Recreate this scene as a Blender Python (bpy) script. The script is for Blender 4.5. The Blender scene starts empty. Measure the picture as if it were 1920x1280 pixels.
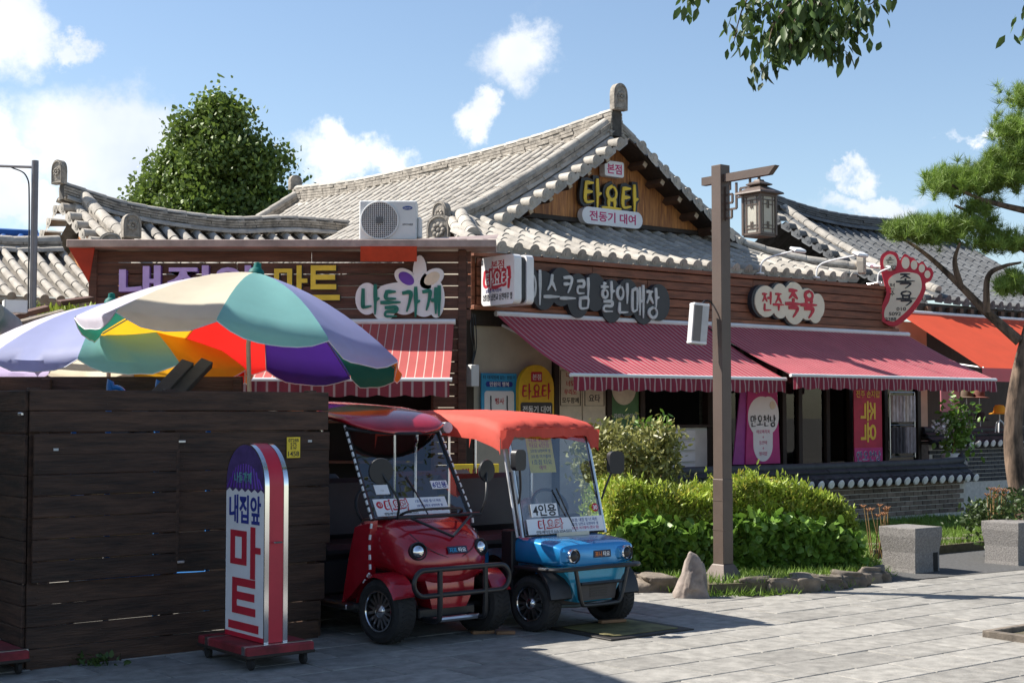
import bpy, bmesh, math, random
import numpy as np
from mathutils import Vector, Matrix, Euler
R = math.radians
rng = random.Random(7)
sc = bpy.context.scene
C = bpy.context.collection
# ---------------------------------------------------------------- camera
F = 2700.0; EYE = 1.65; TH = math.atan(130 / 2700.0)
cam = bpy.data.cameras.new('camera'); camo = bpy.data.objects.new('camera', cam); C.objects.link(camo)
camo.location = (0, 0, EYE); camo.rotation_euler = (math.pi / 2 + TH, 0, 0)
cam.sensor_width = 36; cam.lens = F / 1920 * 36; cam.clip_start = .1; cam.clip_end = 2000
sc.camera = camo
# ---------------------------------------------------------------- sun, sky, exposure
SUN_EL = R(48); SAZ = Vector((-.975, .222))
sdir = Vector((SAZ.x * math.cos(SUN_EL), SAZ.y * math.cos(SUN_EL), math.sin(SUN_EL)))
sun = bpy.data.lights.new('sun', 'SUN'); sun.energy = 5.0; sun.angle = R(.5); sun.color = (1, .94, .85)
suno = bpy.data.objects.new('sun', sun); C.objects.link(suno)
suno.rotation_euler = sdir.to_track_quat('Z', 'Y').to_euler(); suno.location = (-20, 8, 25)
world = bpy.data.worlds.new('World'); sc.world = world; world.use_nodes = True
sc.view_settings.view_transform = 'Standard'; sc.view_settings.look = 'None'
sc.view_settings.exposure = 1.0; sc.view_settings.gamma = 1
def build_world():
    nt = world.node_tree; N = nt.nodes; L = nt.links
    bg = N['Background']; bg.inputs[1].default_value = .082
    sky = N.new('ShaderNodeTexSky'); sky.sky_type = 'NISHITA'; sky.sun_disc = False
    sky.sun_elevation = SUN_EL; sky.sun_rotation = math.atan2(SAZ.x, SAZ.y) % (2 * math.pi)
    sky.air_density = 1.0; sky.dust_density = .5; sky.ozone_density = 1.3; sky.altitude = 50
    tc = N.new('ShaderNodeTexCoord')
    def math_(op, a, b=None, clamp=False):
        n = N.new('ShaderNodeMath'); n.operation = op; n.use_clamp = clamp
        for i, v in enumerate((a, b)):
            if v is None: continue
            if isinstance(v, (int, float)): n.inputs[i].default_value = v
            else: L.new(v, n.inputs[i])
        return n.outputs[0]
    # cumulus patches: centre pixel, half sizes in pixels
    blobs = [(235, 275, 190, 105), (10, 340, 110, 110), (60, 395, 150, 50), (640, 280, 110, 50), (725, 305, 60, 35), (975, 105, 90, 75), (905, 215, 45, 40),
             (140, 82, 55, 32), (1640, 365, 110, 28), (1600, 322, 50, 22), (1845, 266, 60, 14), (30, 60, 70, 110)]
    mask = None
    nw = N.new('ShaderNodeTexNoise'); nw.inputs['Scale'].default_value = 10; nw.inputs['Detail'].default_value = 10; nw.inputs['Roughness'].default_value = .66; L.new(tc.outputs['Generated'], nw.inputs['Vector'])
    w1 = N.new('ShaderNodeVectorMath'); w1.operation = 'SUBTRACT'; L.new(nw.outputs['Color'], w1.inputs[0]); w1.inputs[1].default_value = (.5, .5, .5)
    w2 = N.new('ShaderNodeVectorMath'); w2.operation = 'SCALE'; w2.inputs['Scale'].default_value = .12; L.new(w1.outputs[0], w2.inputs[0])
    w3 = N.new('ShaderNodeVectorMath'); L.new(tc.outputs['Generated'], w3.inputs[0]); L.new(w2.outputs[0], w3.inputs[1])
    for (px, py, sx, sy) in blobs:
        d = ray(px, py).normalized()
        s = N.new('ShaderNodeVectorMath'); s.operation = 'SUBTRACT'; L.new(w3.outputs[0], s.inputs[0]); s.inputs[1].default_value = d
        m = N.new('ShaderNodeVectorMath'); m.operation = 'MULTIPLY'; L.new(s.outputs[0], m.inputs[0])
        m.inputs[1].default_value = (F / sx, F / sx, F / sy)
        ln = N.new('ShaderNodeVectorMath'); ln.operation = 'LENGTH'; L.new(m.outputs[0], ln.inputs[0])
        v = math_('SUBTRACT', 1.2, ln.outputs['Value'], True)
        mask = v if mask is None else math_('MAXIMUM', mask, v)
    # the rest of the sky carries scattered clouds of the same kind
    mp = N.new('ShaderNodeMapping'); mp.inputs['Scale'].default_value = (1, 1, 2.2); mp.inputs['Location'].default_value = (3.1, 7.7, .4); L.new(w3.outputs[0], mp.inputs[0])
    n2 = N.new('ShaderNodeTexNoise'); n2.inputs['Scale'].default_value = 2.6; n2.inputs['Detail'].default_value = 6; L.new(mp.outputs[0], n2.inputs['Vector'])
    gen = math_('MULTIPLY', math_('SUBTRACT', n2.outputs[0], .66, True), 4.0)
    base = math_('MAXIMUM', mask, gen)
    rp = N.new('ShaderNodeMapRange'); rp.interpolation_type = 'SMOOTHSTEP'; rp.inputs[1].default_value = .0; rp.inputs[2].default_value = .7
    L.new(base, rp.inputs[0])
    dn = math_('MULTIPLY', rp.outputs[0], .92)
    # cloud body: white heads, greyer bellies through a second noise
    n3 = N.new('ShaderNodeTexNoise'); n3.inputs['Scale'].default_value = 9; n3.inputs['Detail'].default_value = 5; L.new(tc.outputs['Generated'], n3.inputs['Vector'])
    cr = N.new('ShaderNodeValToRGB'); L.new(n3.outputs[0], cr.inputs[0])
    cr.color_ramp.elements[0].position = .3; cr.color_ramp.elements[0].color = (4.9, 5.4, 6.2, 1)
    cr.color_ramp.elements[1].position = .6; cr.color_ramp.elements[1].color = (7.4, 7.5, 7.6, 1)
    mx = N.new('ShaderNodeMix'); mx.data_type = 'RGBA'
    L.new(dn, mx.inputs[0]); L.new(sky.outputs[0], mx.inputs[6]); L.new(cr.outputs[0], mx.inputs[7])
    L.new(mx.outputs[2], bg.inputs[0])
def ray(px, py):
    a = (px - 960) / F; b = (640 - py) / F
    return Vector((a, math.cos(TH) - b * math.sin(TH), math.sin(TH) + b * math.cos(TH)))
build_world()
EYEV = Vector((0, 0, EYE))
def gnd(px, py, z=0.0):                 # where a pixel's ray meets level z
    r = ray(px, py); return EYEV + r * ((z - EYE) / r.z)
def dep(px, py, Y):                     # point of a pixel's ray at depth Y
    r = ray(px, py); return EYEV + r * (Y / r.y)
# the street front's own frame: x along the shop front, y inwards, z up
ANG = R(38); FA = Vector((-.493, 17.76, 0))
U = Vector((math.cos(ANG), math.sin(ANG), 0)); V = Vector((-math.sin(ANG), math.cos(ANG), 0)); NRM = -V
def Wm(x, y, z=0): return FA + U * x + V * y + Vector((0, 0, z))
def lp(px, py, y):                      # pixel -> front frame (x, z) on the plane y
    r = ray(px, py); t = ((FA + V * y - EYEV).dot(V)) / r.dot(V); d = EYEV + r * t - FA
    return d.dot(U), d.z
def lpx(px, py, x):                     # pixel -> front frame (y, z) on the plane x
    r = ray(px, py); t = ((FA + U * x - EYEV).dot(U)) / r.dot(U); d = EYEV + r * t - FA
    return d.dot(V), d.z
# ---------------------------------------------------------------- helpers
def tag(o, label=None, cat=None, group=None, kind=None):
    if label: o['label'] = label
    if cat: o['category'] = cat
    if group: o['group'] = group
    if kind: o['kind'] = kind
    return o
def empty(name, loc=(0, 0, 0), rz=0, label=None, cat=None, group=None, parent=None):
    o = bpy.data.objects.new(name, None); C.objects.link(o); o.location = loc; o.rotation_euler = (0, 0, rz); o.empty_display_size = .1
    if parent: o.parent = parent
    return tag(o, label, cat, group)
def link(name, me, mats, parent=None, M=None):
    o = bpy.data.objects.new(name, me); C.objects.link(o)
    if mats is not None and len(me.materials) == 0:
        for m in (mats if isinstance(mats, (list, tuple)) else [mats]): me.materials.append(m)
    if parent: o.parent = parent
    if M is not None: o.matrix_local = M
    return o
class MB:
    def __init__(s): s.v = []; s.f = []; s.m = []; s.cur = 0
    def add(s, vs, fs, M=None):
        b = len(s.v)
        for v in vs: s.v.append(tuple(M @ Vector(v)) if M is not None else tuple(v))
        for f in fs: s.f.append(tuple(i + b for i in f)); s.m.append(s.cur)
        return s
    def box(s, x0, x1, y0, y1, z0, z1, M=None, bev=0):
        if bev > 0:
            bm = bmesh.new(); bmesh.ops.create_cube(bm, size=1)
            for v in bm.verts: v.co = Vector(((x0 + x1) / 2 + v.co.x * (x1 - x0), (y0 + y1) / 2 + v.co.y * (y1 - y0), (z0 + z1) / 2 + v.co.z * (z1 - z0)))
            bmesh.ops.bevel(bm, geom=bm.edges[:], offset=bev, segments=1, affect='EDGES', profile=.5)
            bm.verts.index_update(); r = s.add([v.co.copy() for v in bm.verts], [[v.index for v in f.verts] for f in bm.faces], M); bm.free(); return r
        vs = [(x, y, z) for z in (z0, z1) for y in (y0, y1) for x in (x0, x1)]
        return s.add(vs, [(0, 2, 3, 1), (4, 5, 7, 6), (0, 1, 5, 4), (2, 6, 7, 3), (0, 4, 6, 2), (1, 3, 7, 5)], M)
    def tube(s, pts, r, n=8, closed=False, cap=True):
        pts = [Vector(p) for p in pts]; m = len(pts); rr = r if isinstance(r, (list, tuple)) else [r] * m
        rings = []; up = None
        for i, p in enumerate(pts):
            if closed: d = pts[(i + 1) % m] - pts[i - 1]
            else: d = pts[min(i + 1, m - 1)] - pts[max(i - 1, 0)]
            d.normalize()
            if up is None: up = Vector((0, 0, 1)) if abs(d.z) < .9 else Vector((1, 0, 0))
            a = d.cross(up)
            if a.length < 1e-4: a = d.cross(Vector((0, 1, 0)))
            a.normalize(); b = a.cross(d).normalized(); up = b
            rings.append([p + (a * math.cos(2 * math.pi * k / n) + b * math.sin(2 * math.pi * k / n)) * rr[i] for k in range(n)])
        return s.loft(rings, cap=cap and not closed, wrap=closed)
    def loft(s, rings, cap=True, wrap=False, closed_ring=True):
        b = []; n = len(rings[0]); vs = [p for r in rings for p in r]; fs = []
        m = len(rings)
        for i in range(m if wrap else m - 1):
            j = (i + 1) % m
            for k in range(n if closed_ring else n - 1):
                l = (k + 1) % n
                fs.append((i * n + k, i * n + l, j * n + l, j * n + k))
        if cap and closed_ring: fs.append(tuple(range(n))[::-1]); fs.append(tuple((m - 1) * n + k for k in range(n)))
        return s.add(vs, fs)
    def lathe(s, prof, n=16, M=None, cap=True):
        t = MB(); t.loft([[(r * math.cos(2 * math.pi * k / n), r * math.sin(2 * math.pi * k / n), z) for k in range(n)] for r, z in prof], cap=cap)
        return s.add(t.v, t.f, M)
    def prism(s, poly, y0, y1, M=None):   # polygon in x,z ; extruded along y (front y0, back y1)
        n = len(poly); vs = [(x, y0, z) for x, z in poly] + [(x, y1, z) for x, z in poly]
        fs = [tuple(range(n)), tuple(range(2 * n - 1, n - 1, -1))] + [(k, k + n, (k + 1) % n + n, (k + 1) % n) for k in range(n)]
        return s.add(vs, fs, M)
    def mesh(s, name, mats=None, smooth=False):
        me = bpy.data.meshes.new(name); me.from_pydata(s.v, [], s.f)
        if mats is not None:
            for m in (mats if isinstance(mats, (list, tuple)) else [mats]): me.materials.append(m)
        if any(s.m): me.polygons.foreach_set('material_index', s.m)
        bm = bmesh.new(); bm.from_mesh(me); bmesh.ops.recalc_face_normals(bm, faces=bm.faces); bm.to_mesh(me); bm.free()
        if smooth:
            me.polygons.foreach_set('use_smooth', [True] * len(me.polygons))
            try: me.set_sharp_from_angle(angle=R(smooth if smooth is not True else 40))
            except Exception: pass
        me.update(); return me
    def build(s, name, mats, parent=None, smooth=False, M=None):
        return link(name, s.mesh(name, mats, smooth), None, parent, M)
def box_obj(name, x0, x1, y0, y1, z0, z1, mat, parent=None, bev=0, M=None):
    return MB().box(x0, x1, y0, y1, z0, z1, None, bev).build(name, mat, parent, M=M)
def frame_M(p, x, z):                   # matrix with local x axis and approx z axis
    x = Vector(x).normalized(); z = Vector(z); y = z.cross(x).normalized(); z = x.cross(y)
    m = Matrix.Identity(4)
    for i in range(3): m[i][0] = x[i]; m[i][1] = y[i]; m[i][2] = z[i]; m[i][3] = p[i]
    return m
def catmull(pts, k=6):
    P = [Vector(p) for p in pts]; P = [P[0] * 2 - P[1]] + P + [P[-1] * 2 - P[-2]]; out = []
    for i in range(1, len(P) - 2):
        for j in range(k):
            t = j / k; a, b, c, d = P[i - 1], P[i], P[i + 1], P[i + 2]
            out.append(.5 * ((2 * b) + (c - a) * t + (2 * a - 5 * b + 4 * c - d) * t * t + (3 * b - a - 3 * c + d) * t ** 3))
    out.append(P[-2].copy()); return out
# ---------------------------------------------------------------- materials
MT = {}
def mat(name, col, rough=.6, metal=0, var=.12, scale=6, stretch=(1, 1, 1), bump=0, bscale=60, rnd=0, coat=0, col2=None, spec=.5, emit=None, transl=0, sheen=0):
    if name in MT: return MT[name]
    m = bpy.data.materials.new(name); m.use_nodes = True; nt = m.node_tree; N = nt.nodes; L = nt.links; b = N['Principled BSDF']
    b.inputs['Roughness'].default_value = rough; b.inputs['Metallic'].default_value = metal
    b.inputs['Specular IOR Level'].default_value = spec
    if coat: b.inputs['Coat Weight'].default_value = coat; b.inputs['Coat Roughness'].default_value = .04
    tc = N.new('ShaderNodeTexCoord'); mp = N.new('ShaderNodeMapping'); mp.inputs['Scale'].default_value = stretch; L.new(tc.outputs['Object'], mp.inputs[0])
    oi = N.new('ShaderNodeObjectInfo'); sc_ = N.new('ShaderNodeVectorMath'); sc_.operation = 'SCALE'; sc_.inputs[0].default_value = (37, 51, 23); L.new(oi.outputs['Random'], sc_.inputs['Scale'])
    ad = N.new('ShaderNodeVectorMath'); L.new(mp.outputs[0], ad.inputs[0]); L.new(sc_.outputs[0], ad.inputs[1])
    ns = N.new('ShaderNodeTexNoise'); ns.inputs['Scale'].default_value = scale; ns.inputs['Detail'].default_value = 6; ns.inputs['Roughness'].default_value = .62; L.new(ad.outputs[0], ns.inputs['Vector'])
    cr = N.new('ShaderNodeValToRGB'); L.new(ns.outputs[0], cr.inputs[0])
    c2 = col2 if col2 else [c * (1 - var) for c in col[:3]]
    c1 = col[:3] if col2 else [min(1, c * (1 + var)) for c in col[:3]]
    cr.color_ramp.elements[0].position = .34; cr.color_ramp.elements[0].color = (*c2, 1)
    cr.color_ramp.elements[1].position = .66; cr.color_ramp.elements[1].color = (*c1, 1)
    out = cr.outputs[0]
    if rnd:
        hs = N.new('ShaderNodeHueSaturation'); mr = N.new('ShaderNodeMapRange'); mr.inputs[3].default_value = 1 - rnd; mr.inputs[4].default_value = 1 + rnd
        L.new(oi.outputs['Random'], mr.inputs[0]); L.new(mr.outputs[0], hs.inputs['Value']); L.new(out, hs.inputs['Color']); out = hs.outputs[0]
    L.new(out, b.inputs['Base Color'])
    if bump:
        n2 = N.new('ShaderNodeTexNoise'); n2.inputs['Scale'].default_value = bscale; n2.inputs['Detail'].default_value = 5; L.new(ad.outputs[0], n2.inputs['Vector'])
        bp = N.new('ShaderNodeBump'); bp.inputs['Strength'].default_value = bump; bp.inputs['Distance'].default_value = .02; L.new(n2.outputs[0], bp.inputs['Height']); L.new(bp.outputs[0], b.inputs['Normal'])
    if emit:
        b.inputs['Emission Color'].default_value = (*emit[:3], 1); b.inputs['Emission Strength'].default_value = emit[3]
    if transl:
        tr = N.new('ShaderNodeBsdfTranslucent'); L.new(out, tr.inputs[0]); mx = N.new('ShaderNodeMixShader'); mx.inputs[0].default_value = transl
        o = N['Material Output']; L.new(b.outputs[0], mx.inputs[1]); L.new(tr.outputs[0], mx.inputs[2]); L.new(mx.outputs[0], o.inputs[0])
    MT[name] = m; return m
def stripes(name, c1, c2, axis, period, duty, rough=.8, thin=None):
    """fabric with woven stripes along the object's axis; thin: extra fine line colour"""
    m = bpy.data.materials.new(name); m.use_nodes = True; nt = m.node_tree; N = nt.nodes; L = nt.links; b = N['Principled BSDF']; b.inputs['Roughness'].default_value = rough
    tc = N.new('ShaderNodeTexCoord'); sp = N.new('ShaderNodeSeparateXYZ'); L.new(tc.outputs['Object'], sp.inputs[0])
    def mth(op, a, bb):
        n = N.new('ShaderNodeMath'); n.operation = op
        for i, v in enumerate((a, bb)):
            if isinstance(v, (int, float)): n.inputs[i].default_value = v
            else: L.new(v, n.inputs[i])
        return n.outputs[0]
    fr = mth('FRACT', mth('DIVIDE', mth('ADD', sp.outputs[axis], 100.0), period), 0)
    k = mth('LESS_THAN', fr, duty)
    ns = N.new('ShaderNodeTexNoise'); ns.inputs['Scale'].default_value = 3; ns.inputs['Detail'].default_value = 6; L.new(tc.outputs['Object'], ns.inputs['Vector'])
    mx = N.new('ShaderNodeMix'); mx.data_type = 'RGBA'; L.new(k, mx.inputs[0]); mx.inputs[6].default_value = (*c1, 1); mx.inputs[7].default_value = (*c2, 1)
    dm = N.new('ShaderNodeMix'); dm.data_type = 'RGBA'; dm.blend_type = 'MULTIPLY'; dm.inputs[0].default_value = .35; L.new(mx.outputs[2], dm.inputs[6]); L.new(ns.outputs[0], dm.inputs[7])
    L.new(dm.outputs[2], b.inputs['Base Color'])
    tr = N.new('ShaderNodeBsdfTranslucent'); L.new(dm.outputs[2], tr.inputs[0]); ms = N.new('ShaderNodeMixShader'); ms.inputs[0].default_value = .22
    L.new(b.outputs[0], ms.inputs[1]); L.new(tr.outputs[0], ms.inputs[2]); L.new(ms.outputs[0], N['Material Output'].inputs[0])
    MT[name] = m; return m
def glass(name, tint=(.75, .82, .86), refl=1.45, rough=.0, bump=.06):
    m = bpy.data.materials.new(name); m.use_nodes = True; nt = m.node_tree; N = nt.nodes; L = nt.links; N.remove(N['Principled BSDF'])
    fr = N.new('ShaderNodeFresnel'); fr.inputs[0].default_value = refl
    t = N.new('ShaderNodeBsdfTransparent'); t.inputs[0].default_value = (*tint, 1)
    g = N.new('ShaderNodeBsdfGlossy'); g.inputs['Roughness'].default_value = rough
    ns = N.new('ShaderNodeTexNoise'); ns.inputs['Scale'].default_value = 2.5; bp = N.new('ShaderNodeBump'); bp.inputs['Strength'].default_value = bump; bp.inputs['Distance'].default_value = .05
    L.new(ns.outputs[0], bp.inputs['Height']); L.new(bp.outputs[0], g.inputs['Normal'])
    ge = N.new('ShaderNodeNewGeometry'); sb = N.new('ShaderNodeMath'); sb.operation = 'SUBTRACT'; sb.use_clamp = True; L.new(fr.outputs[0], sb.inputs[0]); L.new(ge.outputs['Backfacing'], sb.inputs[1])   # the rear face of a pane only lets light through
    mx = N.new('ShaderNodeMixShader'); L.new(sb.outputs[0], mx.inputs[0]); L.new(t.outputs[0], mx.inputs[1]); L.new(g.outputs[0], mx.inputs[2]); L.new(mx.outputs[0], N['Material Output'].inputs[0])
    MT[name] = m; return m
mat('paver', (.232, .222, .202), .85, var=.24, scale=9, bump=.25, bscale=70, rnd=.17)
mat('joint', (.07, .066, .06), .95, var=.3, scale=12)
mat('earth', (.10, .085, .05), .95, var=.35, scale=5, bump=.5, bscale=25)
mat('far_ground', (.22, .21, .19), .95, var=.15, scale=.6)
mat('lawn', (.075, .13, .025), .95, var=.4, scale=7, bump=.6, bscale=60)
mat('fence_wood', (.054, .027, .016), .72, var=.6, scale=2.5, stretch=(1, 9, 9), bump=.35, bscale=9, rnd=.22)
mat('board_wood', (.215, .078, .038), .65, var=.4, scale=2.2, stretch=(1, 10, 10), bump=.3, bscale=8, rnd=.2)
mat('mart_wood', (.095, .042, .027), .7, var=.4, scale=2.2, stretch=(1, 10, 10), bump=.3, bscale=8, rnd=.22)
mat('gable_wood', (.56, .24, .07), .6, var=.5, scale=2.4, stretch=(9, 9, 1), bump=.25, bscale=7, rnd=.15, col2=(.24, .085, .03))
mat('dark_wood', (.03, .02, .014), .7, var=.3, scale=3, stretch=(6, 6, 1), rnd=.15)
mat('rafter', (.10, .05, .028), .75, var=.3, scale=6)
mat('rafter_end', (.5, .4, .28), .8)
mat('tile', (.37, .34, .295), .82, var=.22, scale=6, bump=.25, bscale=45, rnd=.16)
mat('tile_bed', (.15, .135, .115), .88, var=.3, scale=7, bump=.3, bscale=30)
mat('tile_dark', (.10, .105, .11), .75, var=.25, scale=6, bump=.2, bscale=45, rnd=.2)
mat('tile_dark_bed', (.075, .078, .082), .85, var=.3, scale=6)
mat('tile_blue', (.02, .08, .26), .35, var=.2, scale=5, rnd=.1)
mat('wall_tile', (.035, .038, .043), .7, var=.3, scale=8, bump=.25, bscale=40, rnd=.25)
mat('plaster_end', (.72, .71, .68), .85, var=.15, scale=14, rnd=.08)
mat('stack', (.29, .26, .22), .88, var=.4, scale=9, bump=.4, bscale=30)
mat('cream_wall', (.52, .46, .37), .85, var=.16, scale=1.4, bump=.1)
mat('white_wall', (.7, .68, .63), .8, var=.08)
mat('brick', (.17, .13, .105), .9, var=.25, scale=14, bump=.3, rnd=.4)
mat('brick_dark', (.05, .052, .056), .85, var=.25, scale=14, rnd=.3)
mat('mortar', (.55, .52, .47), .95, var=.15, scale=20)
mat('metal_flash', (.36, .28, .25), .5, .2, var=.3, scale=3)
mat('white_metal', (.75, .76, .76), .4, .0, var=.05)
mat('steel', (.6, .61, .62), .28, 1, var=.08)
mat('chrome', (.8, .8, .82), .12, 1, var=.03)
mat('alloy_dark', (.03, .03, .032), .3, .6)
mat('post_paint', (.10, .072, .058), .5, .1, var=.1, scale=4, bump=.06)
mat('black_plastic', (.018, .018, .02), .45, var=.15)
mat('black_tube', (.02, .02, .022), .35, .1, var=.2)
mat('rubber', (.022, .021, .021), .85, var=.25, scale=12, bump=.2)
mat('seat_vinyl', (.02, .02, .024), .5, var=.2)
mat('red_paint', (.38, .008, .02), .22, .15, var=.16, coat=.8)
mat('blue_paint', (.015, .24, .55), .24, .35, var=.06, coat=.8)
mat('canvas_red', (.66, .09, .06), .75, var=.12, scale=3, bump=.15, bscale=9, transl=.25)
mat('awning_orange', (.70, .085, .03), .8, var=.06, scale=2, transl=.25)
mat('clear_film', (.55, .56, .58), .15, var=.3, scale=8)
mat('white_sign', (.80, .79, .80), .45, var=.04)
mat('cream_sign', (.74, .67, .50), .5, var=.05)
mat('black_sign', (.030, .032, .036), .5, var=.1)
mat('red_sign', (.55, .02, .045), .4, var=.06)
mat('ink_red', (.52, .02, .04), .6); mat('ink_black', (.02, .02, .025), .6); mat('ink_blue', (.02, .035, .25), .6); mat('ink_white', (.85, .84, .82), .6)
mat('ink_grey', (.55, .56, .54), .55); mat('ink_yellow', (.82, .55, .03), .5); mat('ink_magenta', (.55, .03, .16), .6); mat('ink_orange', (.75, .22, .03), .6)
mat('ink_green', (.01, .17, .12), .55); mat('lilac', (.52, .40, .82), .45); mat('violet', (.14, .04, .40), .45); mat('petal', (.78, .66, .50), .5); mat('yellow_letter', (.80, .60, .05), .45)
mat('letter_side', (.12, .05, .30), .5); mat('letter_side_dark', (.03, .03, .03), .5)
mat('poster_blue', (.03, .32, .58), .5); mat('poster_yellow', (.80, .50, .02), .5); mat('poster_cream', (.70, .64, .50), .6); mat('poster_green', (.07, .19, .07), .6)
mat('banner_magenta', (.50, .025, .20), .6); mat('banner_purple', (.36, .05, .30), .6); mat('banner_red', (.50, .015, .06), .6)
mat('sign_yellow', (.80, .58, .03), .5); mat('plate_navy', (.012, .018, .05), .5)
mat('granite', (.19, .178, .168), .85, var=.3, scale=55, bump=.4, bscale=90)
mat('rock', (.25, .21, .185), .9, var=.35, scale=7, bump=.6, bscale=14, rnd=.2)
mat('kerb_stone', (.15, .125, .10), .9, var=.35, scale=8, bump=.5, bscale=18, rnd=.2)
mat('bark', (.22, .15, .105), .95, scale=11, stretch=(1, 1, .3), bump=1.0, bscale=13, col2=(.035, .024, .017))
mat('twig', (.07, .05, .03), .9)
mat('stem_dry', (.24, .15, .06), .9)
mat('leaf_tree', (.125, .185, .035), .5, var=.35, scale=1.2, transl=.28)
mat('leaf_hedge', (.29, .37, .045), .5, var=.55, scale=2.2, transl=.3)
mat('leaf_yellow', (.42, .38, .06), .5, var=.4, scale=3, transl=.3)
mat('leaf_ivy', (.15, .27, .04), .45, var=.35, scale=3, transl=.25)
mat('leaf_shrub', (.23, .23, .07), .45, var=.4, scale=4, transl=.2)
mat('leaf_dark', (.05, .088, .018), .5, var=.4, scale=3, transl=.25, rnd=.3)
mat('needle', (.17, .26, .04), .55, var=.35, scale=2.5, transl=.2)
mat('grass', (.15, .25, .03), .6, var=.45, scale=4, transl=.25)
mat('flower_dry', (.32, .15, .07), .9, var=.3)
mat('lamp_panel', (.74, .72, .64), .6, var=.06, scale=3, transl=.5)
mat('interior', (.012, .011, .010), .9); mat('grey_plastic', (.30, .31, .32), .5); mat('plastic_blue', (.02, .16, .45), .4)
mat('umb_pole', (.42, .33, .24), .45)
glass('shop_glass', (.55, .6, .6), 1.5, 0, 0); glass('windshield', (.85, .9, .94), 2.4)
# ---------------------------------------------------------------- lettering
def text_mesh(body, w=None, h=None, size=1.0, bold=.0, shear=0, depth=.006, spacing=1.0, line=1.0, align='CENTER'):
    """lettering as a mesh, centred, facing -y; fitted to w x h metres"""
    cu = bpy.data.curves.new('lettering', 'FONT'); cu.body = body; cu.size = 1.0; cu.offset = bold; cu.shear = shear
    cu.resolution_u = 3; cu.align_x = align; cu.space_character = spacing; cu.space_line = line
    o = bpy.data.objects.new('lettering', cu); C.objects.link(o)
    dg = bpy.context.evaluated_depsgraph_get(); me = bpy.data.meshes.new_from_object(o.evaluated_get(dg))
    n = len(me.vertices); co = np.empty(n * 3, 'f'); me.vertices.foreach_get('co', co); co = co.reshape(-1, 3)
    fs = [tuple(p.vertices) for p in me.polygons]
    bpy.data.objects.remove(o); bpy.data.curves.remove(cu); bpy.data.meshes.remove(me)
    lo = co.min(0); hi = co.max(0); c = (lo + hi) / 2; ex = np.maximum(hi - lo, 1e-6)
    kx = size; ky = size
    if w: kx = w / ex[0]; ky = kx
    if h: ky = h / ex[1]; kx = kx if w else ky
    mb = MB(); X = (co[:, 0] - c[0]) * kx; Z = (co[:, 1] - c[1]) * ky
    # front faces plus sides
    k = len(X); vs = [(X[i], 0, Z[i]) for i in range(k)]
    edges = {}
    for f in fs:
        for i in range(len(f)):
            a, b = f[i], f[(i + 1) % len(f)]
            if (b, a) in edges: edges[(b, a)] = None
            else: edges[(a, b)] = 1
    vs += [(X[i], depth, Z[i]) for i in range(k)]
    sides = [(a, b, b + k, a + k) for (a, b), v in edges.items() if v]
    mb.add(vs, list(fs) + sides); me2 = bpy.data.meshes.new('lettering'); me2.from_pydata(mb.v, [], mb.f); me2.update()
    return me2
def text(body, m, parent, x, y, z, w=None, h=None, name='lettering', M=None, **k):
    me = text_mesh(body, w, h, **k); me.materials.append(MT[m]); o = link(name, me, None, parent)
    o.matrix_local = Matrix.Translation((x, y, z)) @ (M if M is not None else Matrix.Identity(4)); return o
# brush-stroke hangul, strokes in a unit box (x right, z up)
JC = {'ㄱ': [[(.08, .9), (.85, .92), (.72, .45), (.45, .02)]], 'ㄴ': [[(.12, .95), (.1, .2), (.25, .1), (.95, .16)]], 'ㄷ': [[(.12, .9), (.9, .92)], [(.14, .9), (.1, .15), (.92, .1)]],
      'ㄹ': [[(.1, .95), (.85, .97), (.82, .58), (.15, .52), (.12, .08), (.92, .08)]], 'ㅁ': [[(.12, .95), (.15, .06), (.85, .08)], [(.12, .93), (.88, .95), (.85, .05)]],
      'ㅂ': [[(.12, .98), (.14, .04), (.86, .06)], [(.86, 1), (.86, .04)], [(.14, .55), (.86, .56)]],
      'ㅅ': [[(.55, .98), (.42, .5), (.05, .05)], [(.5, .6), (.92, .05)]], 'ㅇ': [[(.5, .97), (.15, .75), (.1, .35), (.4, .04), (.78, .15), (.92, .55), (.75, .88), (.5, .97)]],
      'ㅈ': [[(.08, .93), (.92, .95)], [(.58, .93), (.4, .5), (.05, .05)], [(.5, .58), (.95, .05)]], 'ㅊ': [[(.35, 1.05), (.65, 1.02)], [(.08, .8), (.92, .82)], [(.56, .8), (.4, .45), (.05, .03)], [(.5, .5), (.95, .03)]],
      'ㅋ': [[(.08, .92), (.88, .94), (.8, .45), (.5, .0)], [(.1, .52), (.78, .56)]], 'ㅌ': [[(.1, .95), (.92, .98)], [(.12, .93), (.08, .1), (.95, .12)], [(.12, .52), (.82, .56)]],
      'ㅎ': [[(.35, 1.05), (.65, 1.06)], [(.05, .8), (.95, .82)], [(.5, .62), (.18, .45), (.2, .12), (.5, .0), (.82, .15), (.8, .45), (.5, .62)]]}
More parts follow.
